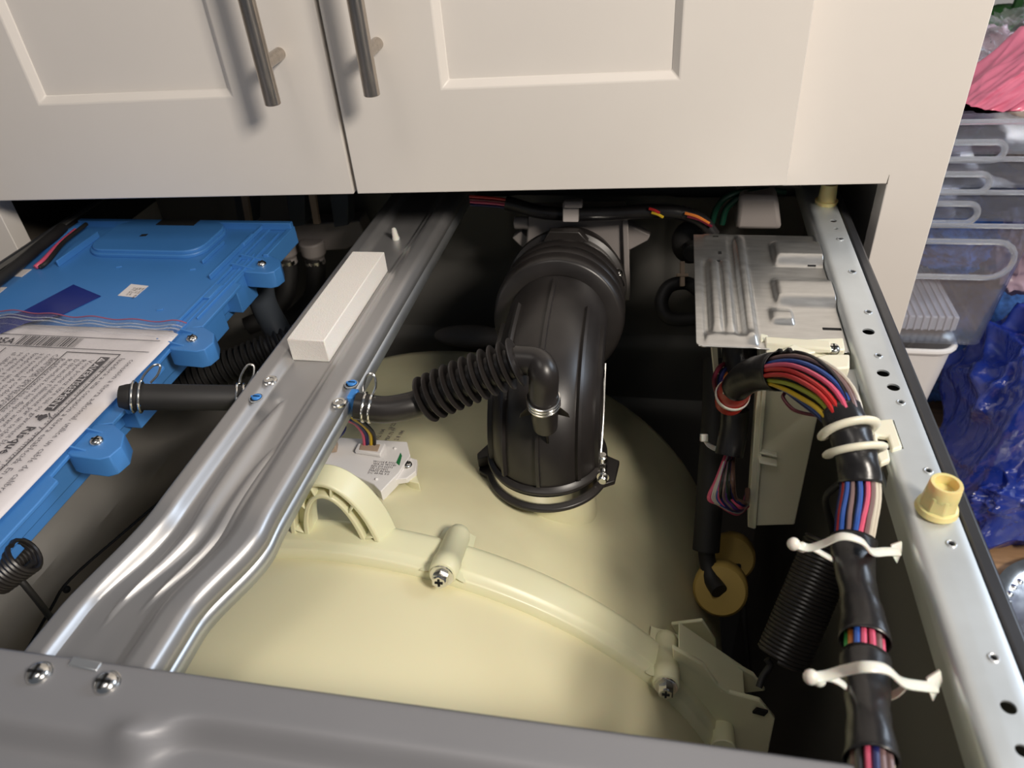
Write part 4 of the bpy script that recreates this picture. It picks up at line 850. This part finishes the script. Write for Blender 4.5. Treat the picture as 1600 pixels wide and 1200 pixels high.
# amber spacer on the rail
c = at(1462, 797, z=0); ys = thing('amber_spacer', 'translucent amber plastic spacer standing on the right rail', 'spacer', tuple(c))
mb = MB(); mb.lathe(c, (.02, 0, 1), [(0, .0092), (.0010, .0098), (.0035, .0092), (.0042, .0082)], 36); build('spacer_flange', mb, 'yell', ys)
mb = MB(); mb.lathe(c+V3((0, 0, .0035)), (.02, 0, 1), [(0, .0086), (.0085, .0079), (.0095, .0074)], 8); build('spacer_nut', mb, 'yell', ys, bev=.0006, smooth=20)
mb = MB(); mb.lathe(c+V3((.0003, 0, .0105)), (.02, 0, 1), [(0, .0076), (.0070, .0073), (.0078, .0069), (.0076, .0054), (.0015, .0050), (.0015, .0001)], 36, cap=False); build('spacer_collar', mb, 'yell', ys)

# ------------------------------------------------------------------ springs
def helix(a, b, r, n, wire, mb, seg=20, ws=8):
    a, b = V3(a), V3(b); t = (b-a).normalized(); u, v = frame_of(t); N = n*seg
    mb.tube([a.lerp(b, i/N)+(u*math.cos(2*math.pi*i/seg)+v*math.sin(2*math.pi*i/seg))*r for i in range(N+1)], wire, ws)
s1 = thing('right_suspension_spring', 'large black suspension spring between the harness and the tub ear on the right', 'spring', tuple(at(1250, 960, d=.5)))
A = at(1298, 850, d=.49); B = at(1222, 1030, d=.49)
mb = MB(); helix(A, B, .0155, 30, .0017, mb); build('coil', mb, 'rub', s1)
mb = MB(); mb.tube(smoothpath([B+CR*-.01, at(1203, 1040, d=.49), at(1192, 1056, d=.49), at(1186, 1074, d=.488)], 14), .0022, 10); build('hook', mb, 'rubm', s1); mb = MB(); mb.tube(smoothpath([A, at(1302, 830, d=.485), at(1290, 780, d=.47), at(1312, 755, d=.46)], 16), .0022, 10); build('hook', mb, 'rubm', s1)
s2 = thing('left_suspension_spring', 'black suspension spring with a hooked end below the blue control box', 'spring', tuple(at(40, 880, d=.44)))
A = at(-8, 902, d=.44); B = at(42, 866, d=.44)
mb = MB(); helix(A, B, .0105, 9, .0016, mb); build('coil', mb, 'rub', s2)
mb = MB(); mb.tube(smoothpath([at(52, 878, d=.44), at(30, 900, d=.44), at(40, 915, d=.442), at(60, 940, d=.45), at(84, 972, d=.462)], 24), .0020, 10); build('hook', mb, 'rubm', s2)
mb = MB(); mb.tube(smoothpath([at(268, 768, d=.62), at(200, 826, d=.60), at(110, 905, d=.57), at(80, 950, d=.55), at(40, 1020, d=.52)], 20), .0011, 8); build('thin_black_wire', mb, 'rubm', None, label='thin black wire running low between the left wall and the steel brace', cat='wire')
mb = MB(); mb.ball(at(104, 921, d=.575), .003, n=6); build('wire_grommet', mb, 'rubm', None, label='small black grommet on the thin wire near the left wall', cat='grommet')

# ------------------------------------------------------------------ at the dark back
vp = thing('rear_vent_housing', 'grey plastic vent housing behind the top of the black boot', 'housing', tuple(at(890, 400, y=.65)))
mb = MB(); mb.prism([at(a, b, y=.645) for a, b in ((826, 336), (975, 334), (982, 400), (978, 470), (940, 560), (836, 540), (818, 420))], (0, .03, 0)); build('housing_plate', mb, 'gplas', vp, bev=.002)
mb = MB(); mb.prism([at(a, b, y=.655) for a, b in ((800, 372), (814, 362), (826, 372), (826, 392), (812, 384))], (0, .01, 0)); build('housing_arm', mb, 'gplas', vp, bev=.001); mb = MB(); mb.prism([at(a, b, y=.655) for a, b in ((980, 350), (1016, 368), (1012, 376), (982, 392))], (0, .01, 0)); build('housing_arm', mb, 'gplas', vp, bev=.001); mb = MB(); mb.lathe(at(804, 348, y=.65), (1, 0, 0), [(0, .006), (.014, .006)], 16); build('housing_peg', mb, 'gplas', vp, bev=.001)
mb = MB(); mb.prism([at(a, b, y=.640) for a, b in ((972, 336), (981, 336), (985, 470), (976, 470))], (0, .004, 0)); build('housing_edge', mb, 'gplas', vp, bev=.001)
rh = thing('rear_wire_harness', 'dark taped wire harness hanging along the back under the cabinet', 'wire harness', tuple(at(900, 330, y=.63)))
rp = smoothpath([at(a, b, y=.625) for a, b in ((735, 312), (790, 317), (850, 332), (940, 334), (1010, 330), (1060, 332), (1095, 345), (1115, 368))], 42)
mb = MB(); mb.tube(rp[6:], .0062, 16); build('tape_sleeve', mb, 'tape', rh)
for k, cn in enumerate(('red_', 'maroon', 'pink_', 'navy')):
    mb = MB(); mb.tube([p+V3((0, -.002, .004-k*.0026)) for p in rp[:13]], .0013, 6); build('wire', mb, WC[cn], rh)
for k, (a, b, cn) in enumerate(((1018, 1036, 'yellow'), (1070, 1108, 'orange'), (1074, 1112, 'maroon'), (1014, 1030, 'red_'))):
    y_ = (332, 333, 338, 326)[k]; mb = MB(); mb.tube(smoothpath([at(a, y_, y=.6175), at((a+b)/2, y_+(b-a)*.14, y=.6170), at(b, y_+(b-a)*.42, y=.6175)], 8), .0013, 6); build('wire', mb, WC[cn], rh)
mb = MB(); mb.obox(at(892, 330, y=.616), CR*.0070, V3((0, .003, 0)), CU*.0085); mb.obox(at(896, 318, y=.616), CR*.0080, V3((0, .003, 0)), CU*.003); build('harness_clamp', mb, 'gplas', rh, bev=.0008)
mb = MB(); mb.tube(smoothpath([at(1100, 462, d=.68), at(1075, 443, d=.68), at(1045, 448, d=.68), at(1033, 475, d=.68), at(1048, 498, d=.68), at(1100, 498, d=.68)], 36), .0062, 14); build('black_cable_loop', mb, 'rubm', None, label='black cable loop in the dark left of the steel shield plate', cat='cable')
mb = MB(); mb.ball(at(1080, 378, d=.69), .018, n=12, sc=(1, .6, 1.2)); mb.lathe(at(1082, 390, d=.68), (0, -1, .2), [(0, .009), (.012, .008)], 16); build('rubber_grommet', mb, 'rubm', None, label='round black rubber grommet beside the top left corner of the shield plate', cat='grommet')
t = thing('tan_cable_tie', 'small tan cable tie on the black cable loop', 'cable tie', tuple(at(1068, 435, d=.67)))
mb = MB(); mb.obox(at(1066, 428, d=.665), CR*.0018, CF*.002, CU*.011); mb.obox(at(1066, 430, d=.664), CR*.005, CF*.002, CU*.0012); build('tie_strap', mb, 'tanp', t)
for k, (dx, lab) in enumerate(((0, 'dark green ground wire arching at the back, the left one of the pair'), (16, 'dark green ground wire arching at the back, the right one of the pair'))):
    mb = MB(); mb.tube(smoothpath([at(1112+dx, 350, y=.65), at(1120+dx, 325, y=.65), at(1140+dx*1.4, 305, y=.65), at(1180+dx, 297, y=.66), at(1210+dx, 300, y=.67)], 24), .0028, 10); build('ground_wire', mb, WC['dgreen'], None, label=lab, cat='wire', group='green ground wires')
mb = MB(); mb.prism([at(a, b, y=.64) for a, b in ((1156, 306), (1216, 308), (1222, 360), (1148, 360))], (0, .04, 0)); build('filter_block', mb, 'gplas', None, bev=.004, label='taupe block standing behind the steel shield plate', cat='block')
mb = MB(); c = at(1291, 316, z=0); mb.lathe(c+V3((0, 0, -.001)), (0, 0, 1), [(0, .0090), (.003, .0095), (.0035, .0075), (.016, .0066), (.018, .0066), (.018, .004), (.004, .004), (.004, .0002)], 30, cap=False); build('beige_spacer', mb, 'yell', None, label='beige plastic spacer on the rail in the dark under the cabinet', cat='spacer')
iv = thing('water_inlet_valves', 'beige water valve manifold with dark coils behind the blue control box', 'valve', tuple(at(500, 370, y=.70)))
mb = MB(); mb.prism([at(a, b, y=.69) for a, b in ((448, 352), (560, 345), (572, 372), (540, 390), (452, 396))], (0, .025, 0))
for a in (446, 490): mb.lathe(at(a, 392, y=.685), (0, 0, -1), [(-.012, .014), (.004, .013), (.006, .010), (.016, .010)], 20)
build('manifold', mb, 'gplas', iv, bev=.002)
for a, mt in ((462, 'bplas'), (530, 'bplas'), (380, 'bplas')):
    mb = MB(); mb.prism([at(a-16, 300, y=.665), at(a+14, 300, y=.665), at(a+14, 352, y=.665), at(a-8, 356, y=.665)], (0, .02, 0)); build('coil_block', mb, mt, iv, bev=.001)
for a in (492, 386):
    mb = MB(); mb.prism([at(a-10, 305, y=.655), at(a, 305, y=.655), at(a+7, 350, y=.655), at(a-2, 350, y=.655)], (0, .004, 0)); build('terminal_tab', mb, 'tanp', iv)
for k, (a, lab) in enumerate(((446, 'black hose bending down from the beige valve manifold, the left one'), (490, 'black hose bending down from the beige valve manifold, the right one'))):
    mb = MB(); mb.tube(smoothpath([at(a, 398, y=.685), at(a+4, 430, y=.68), at(a-2, 465, y=.67), at(a-30, 495, y=.66), at(a-60, 510, y=.65)], 26), .0105, 18); mb.lathe(at(a+1, 405, y=.684), (0, 0, -1), [(0, .0112), (.004, .0112)], 20, 1)
    build('inlet_hose', mb, ['rubm', 'chrome'], None, label=lab, cat='hose', group='hoses from the valve manifold')
mb = MB(); mb.ball(at(738, 526, y=.69), .03, n=14, sc=(1.5, .5, .42)); build('motor_cover', mb, 'gplas', None, label='dark rounded cover behind the top of the cream tub', cat='cover')

# ------------------------------------------------------------------ to the right of the machine
TZ = -.45
mb = MB(); mb.box((.30, .25, TZ-.03), (1.3, 1.55, TZ)); 
for x_, y_ in ((.33, .28), (1.25, .28), (.33, 1.5), (1.25, 1.5)): mb.box((x_-.02, y_-.02, -.96), (x_+.02, y_+.02, TZ-.03))
build('side_table', mb, 'wood', None, bev=.002, label='low brown wooden table right of the machine, under the blue bags', cat='table')
# white waste container
c = at(1440, 560, y=.74); wc_ = thing('white_container', 'white plastic container with a rolled rim under the clear bins', 'container', (c.x+.01, .80, TZ))
ztop = at(1450, 548, y=.735).z
def tapered(mb, cx, cy, hx, hy, z0, z1, tp, r=.02, th=.0025):
    L = []
    for z_, k in ((z0, tp), (z1, 1)):
        L.append(rrect(cx-hx*k, cx+hx*k, cy-hy*k, cy+hy*k, r*k, z_, 5))
    L2 = [rrect(cx-hx+th, cx+hx-th, cy-hy+th, cy+hy-th, r-th, z1, 5), rrect(cx-(hx-th)*tp, cx+(hx-th)*tp, cy-(hy-th)*tp, cy+(hy-th)*tp, r*tp-th, z0+th, 5)]
    n = len(L[0]); V = L[0]+L[1]+L2[0]+L2[1]; F = []
    for a in range(3):
        for i in range(n): F.append([a*n+i, a*n+(i+1) % n, (a+1)*n+(i+1) % n, (a+1)*n+i])
    F.append(list(range(n))[::-1]); F.append([3*n+i for i in range(n)]); mb.add(V, F)
cx_ = at(1440, 560, y=.735).x-.02; xr_ = at(1494, 560, y=.735).x
hx_ = .10; cxx = xr_-hx_
mb = MB(); tapered(mb, cxx, .735+.06, hx_, .06, TZ, ztop, .78); build('container_body', mb, 'white', wc_)
mb = MB(); mb.tube(rrect(cxx-hx_-.001, cxx+hx_+.001, .735-.001, .856, .022, ztop-.001, 5), .0035, 8, closed=True, ref=V3((0, 0, 1))); build('container_rim', mb, 'white', wc_)
# clear stacked bins
def acrylic(y, x0, x1, z0, z1, dep, slot, label, tilt=.88):
    t = thing('clear_storage_bin', label, 'bin', ((x0+x1)/2, y+dep/2, z0), 'clear stacked storage bins')
    mb = MB(); tapered(mb, (x0+x1)/2, y+dep/2, (x1-x0)/2, dep/2, z0, z1, tilt, .016, .002); build('bin_body', mb, 'clear', t)
    mb = MB(); mb.tube(rrect(x0-.001, x1+.001, y-.001, y+dep+.001, .017, z1, 5), .0026, 8, closed=True, ref=V3((0, 0, 1))); build('bin_rim', mb, 'clearrim', t)
    if slot:
        sx0, sx1, sz0, sz1 = slot; r = (sz1-sz0)/2; P = []
        for i in range(9): a = math.pi/2-math.pi*i/8; P.append(V3((sx1-r+r*math.cos(a), y-.0005, (sz0+sz1)/2+r*math.sin(a))))
        for i in range(9): a = -math.pi/2-math.pi*i/8; P.append(V3((sx0+r+r*math.cos(a), y-.0005, (sz0+sz1)/2+r*math.sin(a))))
        mb = MB(); mb.tube(P, .0030, 8, closed=True, ref=V3((0, 1, 0))); build('handle_slot', mb, 'clearrim', t)
    return t
Yb = .73
def bx(px, py): p = at(px, py, y=Yb); return p.x, p.z
xrB = bx(1572, 556)[0]; z_b = ztop+.003
xl = .235
zt1 = bx(1500, 352)[1]
acrylic(Yb, xl, bx(1600, 340)[0]+.02, z_b, zt1, .25, (xl-.02, bx(1586, 400)[0], bx(1560, 434)[1], bx(1560, 378)[1]), 'largest clear storage bin at the bottom of the stack with a wide handle slot')
zz = zt1
for k, (yt, s0, s1, sx, lab) in enumerate(((300, 318, 348, 1532, 'shallow clear storage bin directly above the largest one'), (248, 272, 300, 1550, 'shallow clear storage bin in the middle of the stack'), (190, 222, 250, 1574, 'shallow clear storage bin at the top of the stack under the pink bag'))):
    z1 = bx(1540, yt)[1]; acrylic(Yb, xl, .46, zz+.003, z1, .12, (xl-.02, bx(sx, s0)[0], bx(sx-40, s1)[1], bx(sx-40, s0)[1]), lab, .95); zz = z1
# ribbed white insert in the large bin
ri = thing('ribbed_white_box', 'white ribbed box lying inside the largest clear bin', 'box', (.30, .80, z_b+.005))
mb = MB(); mb.box((.255, .765, z_b+.004), (.325, .88, z_b+.022)); build('box_body', mb, 'white', ri, bev=.002)
for k in range(9): mb = MB(); mb.box((.258+k*.0075, .763, z_b+.005), (.2605+k*.0075, .88, z_b+.0235)); build('rib', mb, 'paper', ri, bev=.0006)
def crumple(name, c, sc, mt, label, cat, seed, amp=.2, n=70, freq=3, rx=0, base=None):
    r_ = random.Random(seed); W_ = [(V3((r_.gauss(0, 1), r_.gauss(0, 1), r_.gauss(0, 1))).normalized()*freq*.8*(1+.45*k), r_.uniform(0, 6), 1/(1+.5*k)) for k in range(10)]
    mb = MB(); c = V3(c); rot_ = Matrix.Rotation(rx, 3, 'Y')
    def f(a, b):
        th_ = math.pi*a; ph = 2*math.pi*b; d = V3((math.sin(th_)*math.cos(ph), math.sin(th_)*math.sin(ph), math.cos(th_))); k = 1
        for w_, p_, q_ in W_: t_ = math.sin(d.dot(w_)+p_); k += amp*q_*((1-abs(t_))**2-.3)
        v = V3((math.copysign(abs(d.x)**.8, d.x)*sc[0], math.copysign(abs(d.y)**.8, d.y)*sc[1], math.copysign(abs(d.z)**.8, d.z)*sc[2]))*k; p = c+rot_ @ v
        if base is not None and p.z < base: p.z = base
        return p
    mb.grid(n, n*2, f); return build(name, mb, mt, None, label=label, cat=cat, smooth=75)
pq = at(1572, 140, y=.80)
crumple('pink_plastic_bag', (pq.x, .80, pq.z), (.085, .05, .028), 'pink', 'crumpled pink plastic bag on top of the clear bins', 'plastic bag', 3, .18, rx=-.75, base=zz+.001)
pq = at(1525, 125, y=.96); crumple('grey_plastic_bag', (pq.x, .98, pq.z), (.055, .05, .055), 'mauve', 'greyish crumpled plastic bag behind the pink bag', 'plastic bag', 8, .22)
pq = at(1556, 70, y=.93); crumple('clear_crinkled_bag', (pq.x+.01, .91, pq.z), (.055, .03, .025), 'bag', 'shiny crinkled clear bag above the pink bag', 'plastic bag', 12, .35, rx=.5)
crumple('beige_bundle', (.385, .86, bx(1560, 255)[1]-.012), (.06, .075, .030), 'beigew', 'beige wrapped bundle inside the clear shallow bins', 'bundle', 21, .15)
crumple('blue_wrapped_item', (.315, .84, z_b+.085), (.045, .05, .035), 'bluecloth', 'blue wrapped item inside the largest clear bin', 'bundle', 31, .2)
crumple('mauve_wrapped_item', (.395, .86, z_b+.055), (.035, .05, .045), 'mauve', 'pinkish wrapped item at the right inside the largest clear bin', 'bundle', 33, .2)
f0 = at(1530, 868, z=TZ)
crumple('blue_cloth_pile', (.47, .99, TZ+.17), (.13, .10, .19), 'bluecloth', 'blue checked cloth behind the blue plastic bags', 'cloth', 5, .15, base=TZ+.001)
crumple('blue_plastic_bag', (.452, .765, TZ+.13), (.100, .075, .150), 'bluebag', 'large translucent blue plastic bag on the wooden table', 'plastic bag', 17, .22, 90, base=TZ+.001)
crumple('blue_checked_towel', (.462, .765, TZ+.10), (.065, .045, .105), 'bluecloth', 'blue checked towel inside the large translucent blue bag', 'towel', 19, .12, base=TZ+.002)
crumple('small_blue_bag', (f0.x+.075, f0.y+.055, TZ+.045), (.10, .055, .055), 'bluebag', 'small glossy blue plastic bag at the front of the wooden table', 'plastic bag', 23, .3, 80, base=TZ+.001)
# embossed metal tray
c = at(1598, 945, z=TZ+.004); tr = thing('embossed_metal_tray', 'embossed silver metal tray on the wooden table at the right edge', 'tray', (c.x+.03, c.y, TZ))
tc_ = V3((c.x+.055, c.y-.02, TZ))
mb = MB(); mb.lathe(tc_, (0, 0, 1), [(.001, .001), (.001, .070), (.004, .078), (.010, .086), (.012, .088), (.010, .088), (.002, .078), (0, .07), (0, .001)], 60, cap=False); build('tray_dish', mb, 'chrome', tr)
mb = MB()
for k in range(36):
    a = 2*math.pi*k/36; mb.ball(tc_+V3((.072*math.cos(a), .072*math.sin(a), .0022)), .004, n=4, sc=(1, 1, .4))
build('embossing', mb, 'chrome', tr); tr.children[-1]['kind'] = 'stuff'
# plant behind
pc = at(1588, 15, y=1.15)
pt = thing('potted_plant', 'dark green leafy plant behind the clear bins at the top right corner', 'plant', (pc.x, 1.15, TZ))
mb = MB(); mb.lathe((pc.x, 1.15, TZ), (0, 0, 1), [(0, .06), (.14, .08), (.15, .085), (.15, .078), (.13, .074), (.13, .001)], 32, cap=False); build('pot', mb, 'bplas', pt)
mb = MB(); mb.tube(smoothpath([(pc.x, 1.15, TZ+.1), (pc.x-.01, 1.15, -.1), (pc.x, 1.14, pc.z+.06)], 16), .006, 8); build('stem', mb, 'leaf', pt)
r_ = random.Random(2)
for k in range(46):
    a = r_.uniform(0, 6.28); base = V3((pc.x+r_.uniform(-.02, .02), 1.15, pc.z-.22+k*.0075)); d = V3((math.cos(a), math.sin(a), r_.uniform(-.2, .7))).normalized(); L = r_.uniform(.09, .15); s = d.cross(V3((0, 0, 1))).normalized(); mb = MB()
    mb.grid(8, 4, lambda p, q: base+d*L*p+s*(q-.5)*.055*math.sin(math.pi*min(1, p+.04))+V3((0, 0, -.5*L*p*p+.006*abs(q-.5)*4*math.sin(math.pi*p)))); build('leaf', mb, 'leaf', pt, sol=.0006)
